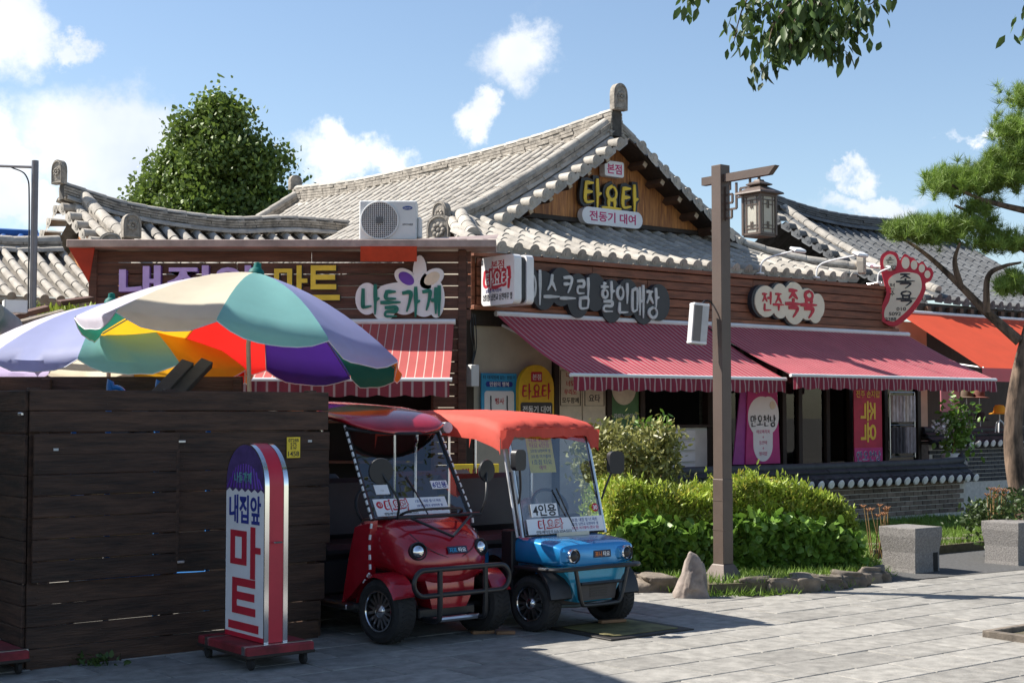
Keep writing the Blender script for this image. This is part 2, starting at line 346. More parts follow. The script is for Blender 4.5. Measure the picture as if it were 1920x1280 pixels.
JV = {'ㅑ': [[(.35, 1.08), (.38, .5), (.33, -.1)], [(.38, .62), (.95, .66)], [(.38, .36), (.95, .4)]], 'ㅕ': [[(.65, 1.05), (.62, -.1)], [(.05, .62), (.6, .64)], [(.05, .36), (.6, .38)]], 'ㅏ': [[(.35, 1.08), (.38, .5), (.33, -.1)], [(.38, .5), (.95, .55)]], 'ㅓ': [[(.65, 1.05), (.62, -.1)], [(.05, .5), (.6, .52)]], 'ㅣ': [[(.5, 1.08), (.52, .5), (.45, -.12)]],
      'ㅐ': [[(.18, 1.0), (.18, -.02)], [(.18, .5), (.75, .52)], [(.78, 1.08), (.76, -.12)]], 'ㅔ': [[(.0, .52), (.45, .54)], [(.45, 1.0), (.43, -.02)], [(.85, 1.08), (.83, -.12)]],
      'ㅗ': [[(.5, .95), (.5, .3)], [(-.02, .2), (1.02, .26)]], 'ㅛ': [[(.3, .95), (.32, .3)], [(.68, .97), (.66, .3)], [(-.05, .18), (1.05, .26)]],
      'ㅜ': [[(-.02, .8), (1.02, .84)], [(.52, .8), (.5, .0)]], 'ㅡ': [[(-.02, .5), (1.02, .56)]]}
CHO = 'ㄱㄲㄴㄷㄸㄹㅁㅂㅃㅅㅆㅇㅈㅉㅊㅋㅌㅍㅎ'; JUNG = 'ㅏㅐㅑㅒㅓㅔㅕㅖㅗㅘㅙㅚㅛㅜㅝㅞㅟㅠㅡㅢㅣ'; JONG = ' ㄱㄲㄳㄴㄵㄶㄷㄹㄺㄻㄼㄽㄾㄿㅀㅁㅂㅄㅅㅆㅇㅈㅊㅋㅌㅍㅎ'
def syllable(ch):
    k = ord(ch) - 0xAC00; c = CHO[k // 588]; v = JUNG[(k % 588) // 28]; f = JONG[k % 28]
    lo = .40 if f != ' ' else 0.0; out = []
    def put(st, x0, x1, z0, z1):
        for s in st: out.append([(x0 + (x1 - x0) * a, z0 + (z1 - z0) * b) for a, b in s])
    if v in 'ㅏㅓㅣㅐㅔㅑㅕ':
        wv = .62 if v in 'ㅏㅣㅑ' else .55
        put(JC[c], .02, wv - .06, lo + .1 * (1 - lo), .95); put(JV[v], wv, 1.0, lo, 1.0)
    else:
        put(JC[c], .18, .82, lo + .42 * (1 - lo), 1.0); put(JV[v], .0, 1.0, lo, lo + .42 * (1 - lo))
    if f != ' ': put(JC[f], .15, .88, -.06, .34)
    return out
def brush(body, m, parent, x, y, z, w, h, sw=.10, depth=.012, name='lettering', jit=.03, seed=1, adv=None, lift=None):
    """hand-lettered words: each stroke a tapering ribbon with thickness, w x h metres for the whole word, facing -y"""
    r = random.Random(seed); mb = MB(); n = len(body); units = sum(.5 if c == ' ' else 1.0 for c in body) + .12 * (n - 1); k = w / units; cx = -w / 2; lay = 0
    for i, c in enumerate(body):
        if c == ' ': cx += .62 * k; continue
        dz = (lift[i] if lift else r.uniform(-jit, jit)) * h
        for st in syllable(c):
            P = catmull([(cx + a * k, 0, (b - .5) * h + dz) for a, b in st], 5); q = len(P); lay += 1; yo = -lay * .00025
            L_ = []; Rr = []
            for j, p in enumerate(P):
                d = (P[min(j + 1, q - 1)] - P[max(j - 1, 0)]).normalized(); s = Vector((-d.z, 0, d.x)); t = j / (q - 1)
                ww = sw * h * (.62 + .38 * math.sin(math.pi * min(1, t * 1.3 + .12))) * (1.0 if t < .85 else 1 - .45 * (t - .85) / .15)
                e = d * (-.35 * ww if j == 0 else .3 * ww if j == q - 1 else 0)
                L_.append(p + s * ww * .5 + e); Rr.append(p - s * ww * .5 + e)
            ring = L_ + Rr[::-1]; nn = len(ring)
            vs = [(v.x, yo, v.z) for v in ring] + [(v.x, depth, v.z) for v in ring]
            fs = [(j, j + 1, nn - 2 - j, nn - 1 - j) for j in range(q - 1)] + [(j, (j + 1) % nn, (j + 1) % nn + nn, j + nn) for j in range(nn)]
            mb.add(vs, fs)
        cx += 1.12 * k
    return mb.build(name, MT[m], parent, M=Matrix.Translation((x, y, z)))
def blobs_outline(circles, step=10, n=220):
    """outline (x,z) of a union of circles, star-shaped about points along its length: traced column by column"""
    xs = [c[0] - c[2] for c in circles] + [c[0] + c[2] for c in circles]; x0, x1 = min(xs) + .002, max(xs) - .002
    top = []; bot = []
    for i in range(n + 1):
        x = x0 + (x1 - x0) * i / n; zt = None; zb = None
        for cx, cz, rx, rz in circles:
            q = 1 - ((x - cx) / rx) ** 2
            if q >= 0:
                d = rz * math.sqrt(q); zt = cz + d if zt is None else max(zt, cz + d); zb = cz - d if zb is None else min(zb, cz - d)
        if zt is not None: top.append((x, zt)); bot.append((x, zb))
    return bot + top[::-1]
def rrect(x0, x1, z0, z1, r, n=5):
    out = []
    for cx, cz, a in ((x1 - r, z0 + r, -90), (x1 - r, z1 - r, 0), (x0 + r, z1 - r, 90), (x0 + r, z0 + r, 180)):
        for k in range(n + 1): t = R(a + 90 * k / n); out.append((cx + r * math.cos(t), cz + r * math.sin(t)))
    return out
# ---------------------------------------------------------------- leaves and grass as real small faces
def leaves_mesh(name, pts, dirs, size, m, wide=.5, seed=0, fold=.25, vary=.35):
    """pts, dirs: arrays; each leaf a folded six-point blade pointing along dirs"""
    r = np.random.RandomState(seed); P = np.asarray(pts, 'f'); D = np.asarray(dirs, 'f'); n = len(P)
    D /= np.linalg.norm(D, axis=1, keepdims=True) + 1e-9
    S = r.randn(n, 3); S -= (S * D).sum(1, keepdims=True) * D; S /= np.linalg.norm(S, axis=1, keepdims=True) + 1e-9
    Nn = np.cross(D, S); L = size * (1 + vary * (r.rand(n, 1) * 2 - 1)); Wd = L * wide * .5
    v = np.stack([P, P + D * L * .35 + S * Wd + Nn * Wd * fold, P + D * L * .72 + S * Wd * .72 + Nn * Wd * fold, P + D * L, P + D * L * .72 - S * Wd * .72 + Nn * Wd * fold, P + D * L * .35 - S * Wd + Nn * Wd * fold], 1).reshape(-1, 3)
    me = bpy.data.meshes.new(name); me.vertices.add(n * 6); me.vertices.foreach_set('co', v.astype('f').ravel())
    idx = (np.arange(n)[:, None] * 6 + np.array([0, 1, 2, 3, 0, 3, 4, 5])[None]).ravel(); me.loops.add(n * 8); me.loops.foreach_set('vertex_index', idx.astype('i'))
    me.polygons.add(n * 2); me.polygons.foreach_set('loop_start', np.arange(n * 2, dtype='i') * 4)
    me.update(calc_edges=True); me.validate(); me.materials.append(MT[m]); return me
def blades_mesh(name, pts, dirs, length, width, m, seed=0):
    """thin three-sided blades: needles or grass"""
    r = np.random.RandomState(seed); P = np.asarray(pts, 'f'); D = np.asarray(dirs, 'f'); n = len(P); D /= np.linalg.norm(D, axis=1, keepdims=True) + 1e-9
    S = r.randn(n, 3); S -= (S * D).sum(1, keepdims=True) * D; S /= np.linalg.norm(S, axis=1, keepdims=True) + 1e-9
    L = length * (.7 + .6 * r.rand(n, 1)); v = np.stack([P - S * width / 2, P + S * width / 2, P + D * L], 1).reshape(-1, 3)
    me = bpy.data.meshes.new(name); me.vertices.add(n * 3); me.vertices.foreach_set('co', v.astype('f').ravel()); me.loops.add(n * 3); me.loops.foreach_set('vertex_index', np.arange(n * 3, dtype='i'))
    me.polygons.add(n); me.polygons.foreach_set('loop_start', np.arange(n, dtype='i') * 3); me.update(calc_edges=True); me.validate(); me.materials.append(MT[m]); return me
def rand_dirs(n, seed, up=.3):
    r = np.random.RandomState(seed); d = r.randn(n, 3); d /= np.linalg.norm(d, axis=1, keepdims=True); d[:, 2] += up; return d
# ================================================================ SETTING: ground, pavement, planting bed
g = MB().box(-300, 300, -100, 500, -.6, -.05).build('ground', MT['far_ground']); tag(g, 'wide grey ground around the shops', None, kind='structure')
pav = MB().box(-9, 14, 2, 24, -.05, -.012).build('pavement', MT['joint']); tag(pav, 'grey block pavement in front of the shops', None, kind='structure')
bed_px = [(1176, 1086), (1232, 1104), (1330, 1116), (1480, 1111), (1600, 1097), (1650, 1080), (1630, 1048), (1720, 1043), (1850, 1030), (2060, 1012)]
bed_poly = [gnd(*p).xy for p in bed_px] + [Wm(12, -.2).xy, Wm(2.2, -.2).xy]
def in_poly(p, poly):
    c = False; n = len(poly)
    for i in range(n):
        a = poly[i]; b = poly[(i + 1) % n]
        if (a[1] > p[1]) != (b[1] > p[1]) and p[0] < (b[0] - a[0]) * (p[1] - a[1]) / (b[1] - a[1]) + a[0]: c = not c
    return c
PW, PD = .60, .40
pv = MB().box(.005, PW - .005, .005, PD - .005, -.03, 0, None, .006).mesh('paver', MT['paver'])
cells = []
for i in range(-30, 40):
    for j in range(-10, 60):
        a = i * PW + (j % 2) * PW / 2; b = j * PD; p = U * (a + PW / 2) + V * (b + PD / 2)
        if 7.2 < p.y < 19 and -.44 * p.y < p.x < .40 * p.y + .3 and not in_poly(p.xy, bed_poly): cells.append((p.length, a, b))
cells.sort(); rest = MB(); t = MB().box(.004, PW - .004, .004, PD - .004, -.03, 0)
for n_, (d, a, b) in enumerate(cells):
    q = U * a + V * b; M = Matrix.Translation((q.x, q.y, rng.uniform(-.0025, .0025))) @ Matrix.Rotation(ANG, 4, 'Z')
    if n_ < 300: o = link('paver', pv, None, pav); o.matrix_local = M
    else: rest.add(t.v, t.f, M)
if rest.v: tag(rest.build('far_pavers', MT['paver'], pav), kind='stuff')
bd = MB(); nb = len(bed_poly)
bd.add([(p[0], p[1], -.03) for p in bed_poly] + [(p[0], p[1], .10) for p in bed_poly], [tuple(range(nb, 2 * nb))] + [(i, (i + 1) % nb, (i + 1) % nb + nb, i + nb) for i in range(nb)])
tag(bd.build('planting_bed', MT['earth']), 'low earth bed between pavement and garden wall', None, kind='structure')
# dark asphalt strip under the granite blocks
a0 = gnd(1655, 1092); a1 = gnd(1990, 1062); a2 = gnd(1990, 1020); a3 = gnd(1640, 1047)
mat('asphalt', (.07, .07, .07), .9, var=.25, scale=30, bump=.4, bscale=120)
tag(MB().add([(p.x, p.y, .006) for p in (a0, a1, a2, a3)], [(0, 1, 2, 3)]).build('asphalt_path', MT['asphalt']), 'dark asphalt strip under the granite blocks', None, kind='structure')
# ---------------------------------------------------------------- stones and kerbs
def stone_mesh(seed, w, d, h, sharp=.0):
    r = np.random.RandomState(seed); bm = bmesh.new(); bmesh.ops.create_icosphere(bm, subdivisions=4, radius=1)
    offs = r.randn(16, 3) * np.r_[np.ones(7), np.full(9, 3.2)][:, None]; amp = np.r_[r.rand(7) * .16, r.rand(9) * .035]
    for v in bm.verts:
        p = np.array(v.co); k = 1 + sum(a * math.sin(3.1 * p.dot(o) + i) for i, (o, a) in enumerate(zip(offs, amp)))
        q = np.sign(p) * np.abs(p) ** (.72 if sharp else .5) * k; z = q[2]
        tap = 1 - sharp * max(0, (z + 1) / 2)
        v.co = Vector((q[0] * w / 2 * tap, q[1] * d / 2 * tap, (z * .5 + .42) * h))
    me = bpy.data.meshes.new('stone'); bm.to_mesh(me); bm.free(); me.materials.append(MT['rock'])
    me.polygons.foreach_set('use_smooth', [True] * len(me.polygons)); return me
def stone(px, py, w, d, h, seed, label, sharp=0, rz=0, group=None, mname='rock', name='boulder', z=0.0):
    p = gnd(px, py, z); me = stone_mesh(seed, w, d, h, sharp); me.materials[0] = MT[mname]
    o = link(name, me, None); o.location = (p.x, p.y + d * .4, z - .02); o.rotation_euler = (0, 0, rz)
    return tag(o, label, 'rock' if name == 'boulder' else 'kerb stone', group)
stone(1303, 1122, .30, .26, .40, 3, 'pointed pale boulder standing beside the lamp post base', .55, .3)
stone(1198, 1076, .13, .14, .34, 5, 'narrow upright stone at the hedge corner beside the blue cart', .1, .2)
stone(1240, 1080, .34, .26, .32, 8, 'broad flat-faced boulder under the hedge beside the upright stone', .1, .4)
stone(1470, 1080, .42, .3, .32, 11, 'dark boulder in shade under the ivy right of the lamp post', .15, .2)
stone(1395, 1075, .3, .3, .22, 13, 'low boulder directly behind the lamp post base', .1, 0)
stone(1545, 1072, .36, .3, .26, 17, 'dark boulder beneath the ivy near the granite block', .2, .5)
ks = [(1195, 1100, .34), (1238, 1110, .40), (1420, 1112, .36), (1465, 1112, .34), (1510, 1110, .36), (1555, 1106, .36), (1600, 1101, .34), (1640, 1092, .3)]
kl = ['low kerb stone in front of the narrow upright stone', 'low kerb stone between the upright stone and the pointed boulder', 'first kerb stone past the lamp post towards the granite block', 'second kerb stone past the lamp post towards the granite block',
      'third kerb stone past the lamp post towards the granite block', 'fourth kerb stone past the lamp post towards the granite block', 'fifth kerb stone past the lamp post towards the granite block', 'last small kerb stone beside the slotted granite block']
for i, (px, py, w) in enumerate(ks):
    stone(px, py, w, .22, .17, 40 + i, kl[i], 0, R(12) + rng.uniform(-.1, .1), 'kerb stones along the planting bed', 'kerb_stone', 'kerb_stone')
kb = ['dark kerb block between the hedge end and the slotted granite block', 'dark kerb block directly behind the slotted granite block', 'dark kerb block between the granite blocks beside the slotted one', 'dark kerb block between the granite blocks beside the plain one', 'dark kerb block directly behind the plain granite block']
for i, (px, py, w) in enumerate([(1625, 1042, .55), (1700, 1036, .6), (1775, 1030, .6), (1850, 1022, .6), (1925, 1014, .6)]):
    p = gnd(px, py); o = box_obj('kerb_block', -w / 2, w / 2, -.09, .09, 0, .14, MT['kerb_stone'], None, .015); o.location = p; o.rotation_euler = (0, 0, R(17))
    tag(o, kb[i], 'kerb', 'kerb blocks behind the granite seats')
# granite block seats
def granite(px, py, w, h, label, notch):
    p = gnd(px, py); e = empty('granite_block', p, R(38), label, 'stone block', 'granite blocks by the path')
    m = MB(); k = .035
    rings = []
    for z, s in ((0, .92), (.04, .9), (h * .45, .9), (h * .8, 1.0), (h - .012, 1.0), (h, .985)):
        rings.append([(x * w / 2 * s, y * w / 2 * s, z) for x, y in ((-1, -1), (1, -1), (1, 1), (-1, 1))])
    m.loft(rings); m.build('block', MT['granite'], e)
    if notch: box_obj('slot', .1, .17, -w / 2 * .9 - .006, -w / 2 * .9 + .05, .0, .2, MT['interior'], e)
    return e
granite(1708, 1070, .45, .46, 'grey granite block seat with a slot, beside the trimmed hedge', True)
granite(1898, 1056, .45, .46, 'plain grey granite block seat in front of the pine trunk', False)
# ---------------------------------------------------------------- plank fence
FC = Vector((-3.11, 9.29, 0)); FR = R(38.5)
fence = empty('plank_fence', FC, FR, 'dark brown stained plank fence enclosing the umbrella terrace', 'fence')
def plank(parent, L, h, t, M, m, name='plank', bev=.004):
    return MB().box(0, L, -t / 2, t / 2, 0, h, None, bev).build(name, MT[m], parent, M=M)
def T(x, y, z, rz=0, ry=0): return Matrix.Translation((x, y, z)) @ Matrix.Rotation(rz, 4, 'Z') @ Matrix.Rotation(ry, 4, 'Y')
pit = .1385
for r_ in range(13):
    z = 1.79 - (r_ + 1) * pit; hh = pit - rng.uniform(.003, .006); j = lambda s=.004: rng.uniform(-s, s)
    if r_ == 2: z -= .012
    if r_ < 2 or r_ >= 9:
        plank(fence, 2.22 + j(.02) - (.015 * (r_ - 8) if r_ > 8 else 0), hh, .026, T(.0, j(), z, 0, j(.003)), 'fence_wood')
    else:
        plank(fence, 1.0, hh, .026, T(.02, -.03 + j(), z + .004, 0, j(.003)), 'fence_wood')
        plank(fence, 1.20 + j(.02), hh, .026, T(1.03, j(), z + j(.006), 0, j(.004)), 'fence_wood')
    plank(fence, 3.2, hh, .026, T(-.012, .016, z - .004, R(90), 0), 'fence_wood')      # left return, running back
    plank(fence, 2.6, hh, .026, T(2.2, .05, z, R(90), 0), 'fence_wood')                # right return
for x, y in ((.045, .02), (1.0, .04), (2.13, .05), (-.1, 3.1), (2.15, 2.5)):
    box_obj('post', x - .035, x + .035, y - .03 + .03, y + .04 + .03, 0, 1.80, MT['fence_wood'], fence, .004)
box_obj('gate_edge', 1.004, 1.028, -.046, .03, .62, 1.50, MT['fence_wood'], fence, .003)
for x, z in ((1.04, 1.44), (1.04, .62)): box_obj('hinge', x - .02, x + .03, -.05, -.03, z - .008, z + .008, MT['steel'], fence, .002)
box_obj('latch', -.045, -.028, .02, .09, 1.62, 1.64, MT['steel'], fence, .004)
for x, z in ((.16, 1.40), (2.07, 1.43)): box_obj('sticker', x - .016, x + .016, -.052 if x < 1 else -.019, -.046 if x < 1 else -.0135, z - .008, z + .008, MT['ink_grey'], fence)
nl_ = MB()
for r_ in range(13):
    for x in (.06, .5, .96, 1.08, 1.6, 2.1):
        for dz in (.04, .095): nl_.lathe([(.0045, 0), (.003, .003), (0, .0035)], 6, T(x + rng.uniform(-.02, .02), -.0135 if (x > 1 or r_ < 2 or r_ > 8) else -.0435, 1.79 - (r_ + 1) * pit + dz + rng.uniform(-.012, .012)) @ Matrix.Rotation(R(90), 4, 'X'))
tag(nl_.build('nail_heads', mat('nail_rust', (.09, .06, .045), .7, .3), fence), kind='stuff')
bp_ = empty('number_plate', FC + Vector((math.cos(FR), math.sin(FR), 0)) * 1.93 + Vector((math.sin(FR), -math.cos(FR), 0)) * .02 + Vector((0, 0, 1.385)), FR, 'small yellow number plate screwed to the plank fence', 'plate')
box_obj('plate', -.055, .055, -.004, 0, -.075, .075, MT['sign_yellow'], bp_, .001)
for s_, z, w in (('0728B', .052, .085), ('575', .022, .05), ('8 W', -.004, .05), ('1458', -.045, .09)): text(s_, 'ink_black', bp_, 0, -.0055, z, w=w, depth=.001, bold=.01)
# rear panel of the terrace
rf = empty('terrace_screen', (-2.36, 12.62, 0), R(180), 'long dark plank screen behind the umbrella poles', 'fence')
for k in range(6): plank(rf, 3.4, .152, .03, T(0, 0, 1.955 - .158 * (k + 1)), 'fence_wood')
for x in (.03, 1.7, 3.3): box_obj('post', x - .04, x + .04, .02, .09, 0, 1.93, MT['fence_wood'], rf, .004)
# two dark beams leaning inside the fence
for i, (a, b) in enumerate((((352, 682), (292, 745)), ((388, 680), (322, 748)))):
    p0 = dep(*a, 11.0 + .1 * i); p1 = dep(*b, 10.55 + .1 * i); d = p0 - p1; foot = p1 - d * 2.2
    o = MB().box(0, (p0 - foot).length, -.05, .05, -.03, .03, None, .005).build('leaning_beam', MT['dark_wood']); o.matrix_world = frame_M(foot, d, (0, -1, .3))
    tag(o, 'dark wooden beam leaning up behind the plank fence', 'beam', 'leaning beams behind the fence')
# blue tubular rack seen over and through the fence
bk = empty('tube_rack', (-3.05, 10.9, 0), R(20), 'bright blue metal rack showing above the plank fence', 'rack')
for x in (0, .36):
    MB().tube(catmull([(x, 0, 0), (x, 0, 1.72), (x + .03, 0, 1.82), (x + .10, 0, 1.80), (x + .12, 0, 1.70)], 5), .022, 8).build('handle', MT['plastic_blue'], bk, True)
for z in (1.60, 1.0, .4): MB().tube([(-.25, .02, z), (.75, .02, z)], .02, 8).build('rail', MT['plastic_blue'], bk, True)
for x in (-.25, .75): MB().tube([(x, .02, 0), (x, .02, 1.6)], .02, 8).build('leg', MT['plastic_blue'], bk, True)
# ---------------------------------------------------------------- umbrellas
def umbrella(loc, Rr, zr, H, tiltx, tilty, cols, off, label, poleY=0, pole_dx=0):
    e = empty('beach_umbrella', loc, 0, label, 'umbrella', 'striped umbrellas behind the fence')
    TM = Matrix.Translation((0, 0, zr)) @ Matrix.Rotation(tiltx, 4, 'X') @ Matrix.Rotation(tilty, 4, 'Y')
    n = len(cols); prof = lambda r: H * (1 - .42 * r - .58 * r ** 2.1)
    for k, cname in enumerate(cols):
        a0 = R(off + 360 / n * k); a1 = R(off + 360 / n * (k + 1)); m = MB(); G = []
        for i in range(9):
            r = i / 8; row = []
            for j in range(9):
                t_ = j / 8; a = a0 + (a1 - a0) * t_; ch = 1 - (1 - math.cos((a1 - a0) / 2)) * math.sin(math.pi * t_) * .9
                row.append(Vector((Rr * r * ch * math.cos(a), Rr * r * ch * math.sin(a), prof(r) - .035 * r * math.sin(math.pi * t_))))
            G.append(row)
        low = []
        for j in range(9):
            t_ = j / 8; q = G[8][j]; dz = .03 + .065 * min(1, math.sin(math.pi * t_) * 1.6); o_ = 1.012 - .03 * math.sin(math.pi * t_)
            low.append(Vector((q.x * o_, q.y * o_, q.z - dz + rng.uniform(-.006, .006))))
        mid = [G[8][j].lerp(low[j], .5) * 1.0 + Vector((G[8][j].x, G[8][j].y, 0)) * (.012 * math.sin(j * 2.4)) for j in range(9)]
        G += [mid, low]
        m.loft(G, cap=False, closed_ring=False); p = m.build('panel', MT[cname], e, 60, M=TM)
        hem = MB(); hem.tube([v + Vector((0, 0, -.002)) for v in low], .004, 5); hem.build('hem', MT['umb_hem'], p, True)
        rib = MB(); rib.tube([Vector((Rr * r * math.cos(a0), Rr * r * math.sin(a0), prof(r) - .016)) for r in (.02, .25, .5, .75, 1.0)], .006, 5); rib.build('rib', MT['steel'], e, True, M=TM)
    MB().lathe([(.0, H + .09), (.03, H + .08), (.035, H + .04), (.06, H + .02), (.07, H - .01)], 10).build('finial', MT['umb_teal'], e, True, M=TM)
    top = TM @ Vector((0, 0, H)); MB().tube([(pole_dx, poleY, 0), (pole_dx * .3, poleY * .3, zr), top], .019, 10).build('pole', MT['umb_pole'], e, True)
    MB().lathe([(.22, 0), (.22, .08), (.05, .1), (.035, .3), (.0, .3)], 16).build('base', MT['grey_plastic'], e, True, M=Matrix.Translation((pole_dx, poleY, 0)))
    return e
for nm, c in dict(umb_lav=(.76, .73, .84), umb_cream=(.88, .80, .62), umb_aqua=(.27, .62, .60), umb_peri=(.40, .45, .78), umb_orange=(.80, .22, .02), umb_green=(.012, .13, .09), umb_purple=(.06, .02, .20), umb_red=(.72, .025, .02), umb_yellow=(.85, .42, .02), umb_teal=(.01, .22, .20), umb_mauve=(.52, .44, .66)).items():
    mat(nm, c, .6, var=.05, scale=3, transl=.5, bump=.08, bscale=6)
mat('umb_hem', (.75, .75, .75), .7)
umbrella((-2.23, 12.0, 0), 1.36, 2.20, .62, R(-6.3), R(7.5), ['umb_green', 'umb_purple', 'umb_red', 'umb_yellow', 'umb_green', 'umb_lav', 'umb_cream', 'umb_aqua', 'umb_peri', 'umb_orange'], 20,
         'large multicoloured umbrella with cream and aqua panels and scalloped edge', pole_dx=.1)
umbrella((-3.74, 13.35, 0), 1.34, 2.06, .60, R(-2), R(1), ['umb_red', 'umb_yellow', 'umb_cream', 'umb_mauve', 'umb_green', 'umb_lav', 'umb_peri', 'umb_aqua', 'umb_yellow', 'umb_orange'], 23,
         'multicoloured umbrella with violet and aqua panels partly behind the larger umbrella')
# ---------------------------------------------------------------- standing mart sign
def mart_sign(loc, label, full=True):
    e = empty('standing_sign', loc, R(-52), label, 'sign')
    b = MB(); b.box(-.36, .36, -.24, .24, .085, .15, None, .008); b.build('platform', mat('platform_red', (.22, .018, .025), .7, var=.4, scale=6), e)
    MB().box(-.365, .365, -.245, .245, .08, .10, None, .004).build('platform_edge', MT['dark_wood'], e)
    for x in (-.3, .3):
        for y in (-.19, .19):
            c = MB(); c.lathe([(.035, -.014), (.04, -.008), (.04, .008), (.035, .014)], 12, Matrix.Translation((x, y, .04)) @ Matrix.Rotation(R(90), 4, 'X')); c.box(x - .02, x + .02, y - .02, y + .02, .06, .085); c.build('castor', MT['rubber'], e)
    for x in (-.22, .3): box_obj('strap', x - .02, x + .02, -.247, .247, .10, .153, MT['steel'], e)
    if not full: return e
    w = .27; zb = .155; zt = 1.43; T_ = .083
    arch = [(-w, zb), (w, zb)] + [(w * math.cos(R(a)), zt - w + w * math.sin(R(a))) for a in range(0, 181, 10)]
    MB().prism(arch, -T_, T_).build('body', MT['white_sign'], e)
    out = [(x * 1.012, z + .003) for x, z in arch]
    # red band around the edge between two bright metal trims
    n = len(out); band = MB(); rng_ = range(1, n)
    pts = [Vector((x, 0, z)) for x, z in [(-w, zb)] + [(-w, zb)]]
    rim = [(w, zb)] + arch[2:] + [(-w, zb)]
    def strip(y0, y1, off):
        m = MB(); cen = Vector((0, zt - w))
        rr = []
        for x, z in rim:
            d = Vector((x, max(0, z - (zt - w)))); d = d.normalized() if d.length > 0 else Vector((1, 0)); nx = d.x; nz = d.y
            if z < zt - w + 1e-6: nx = 1 if x > 0 else -1; nz = 0
            rr.append([(x + nx * off, y0, z + nz * off), (x + nx * off, y1, z + nz * off), (x - nx * .004, y1, z - nz * .004), (x - nx * .004, y0, z - nz * .004)])
        m.loft(rr, cap=True); return m
    strip(-T_ * .62, T_ * .62, .004).build('edge_band', MT['red_sign'], e, 30)
    for s in (-1, 1): strip(s * T_ * .64 if s > 0 else -T_ * 1.03, T_ * 1.03 if s > 0 else -T_ * .64, .007).build('metal_trim', MT['chrome'], e, 30)
    # printed face: tiled roof picture, words
    yf = -T_ - .003
    roof = [(w * .985 * math.cos(R(a)), zt - w + w * .985 * math.sin(R(a))) for a in range(8, 173, 8)]
    wav = [(-w * .98 + i * (2 * w * .98) / 12, zt - w - .045 + (.022 if i % 2 else 0)) for i in range(13)]
    mat('print_roof', (.075, .045, .16), .5, var=.3, scale=9)
    MB().prism(wav + roof, yf, -T_ + .001).build('roof_print', MT['print_roof'], e)
    for i in range(12):
        x = -w * .9 + i * w * 1.8 / 11; h_ = math.sqrt(max(0, w * w * .9 - x * x)) * .55; MB().tube([(x, yf - .001, zt - w - .02), (x * .8, yf - .001, zt - w + h_)], .006, 6).build('roof_line', MT['violet'], e, True)
    brush('나들가게', 'umb_aqua', e, -.02, yf - .006, zt - w + .05, .24, .06, .16, .002)
    text('내집앞', 'ink_blue', e, 0, yf - .001, 1.0, w=.44, h=.19, bold=.02, depth=.003)
    text('마', 'ink_red', e, .01, yf - .001, .72, w=.42, h=.34, bold=.024, depth=.003)
    text('트', 'ink_red', e, -.01, yf - .001, .375, w=.42, h=.34, bold=.024, depth=.003)
    box_obj('foot_band', -w, w, yf, -T_ + .001, zb, zb + .03, MT['red_sign'], e)
    MB().tube([(w + .008, -.028, .80), (w + .03, -.028, .80), (w + .03, .028, .80), (w + .008, .028, .80)], .006, 6).build('handle', MT['chrome'], e)
    return e
mart_sign(Vector((-1.70, 9.62, 0)), 'tall arched white mart sign with red edge standing on a castor platform')
mart_sign(gnd(2, 1262) + Vector((-.22, .1, 0)), 'red sign platform on castors at the end of the plank fence', False)
# weed at the fence foot
def tuft(name, p, n, spread, length, seed, label, m='grass', cat='weed', group=None, width=.006, up=1.2):
    r = np.random.RandomState(seed); P = np.c_[r.randn(n) * spread, r.randn(n) * spread, np.zeros(n)]
    o = link(name, blades_mesh(name, P, rand_dirs(n, seed, up), length, width, m, seed), None); o.location = p; return tag(o, label, cat, group)
wp = gnd(178, 1246); rr_ = np.random.RandomState(4); Pw = np.c_[rr_.randn(60) * .09, rr_.randn(60) * .03, np.abs(rr_.randn(60)) * .03]
o = link('weed', leaves_mesh('weed', Pw, rand_dirs(60, 3, .5), .045, 'leaf_dark', .6, 4), None); o.location = wp; tag(o, 'small green weed growing at the foot of the plank fence', 'weed')
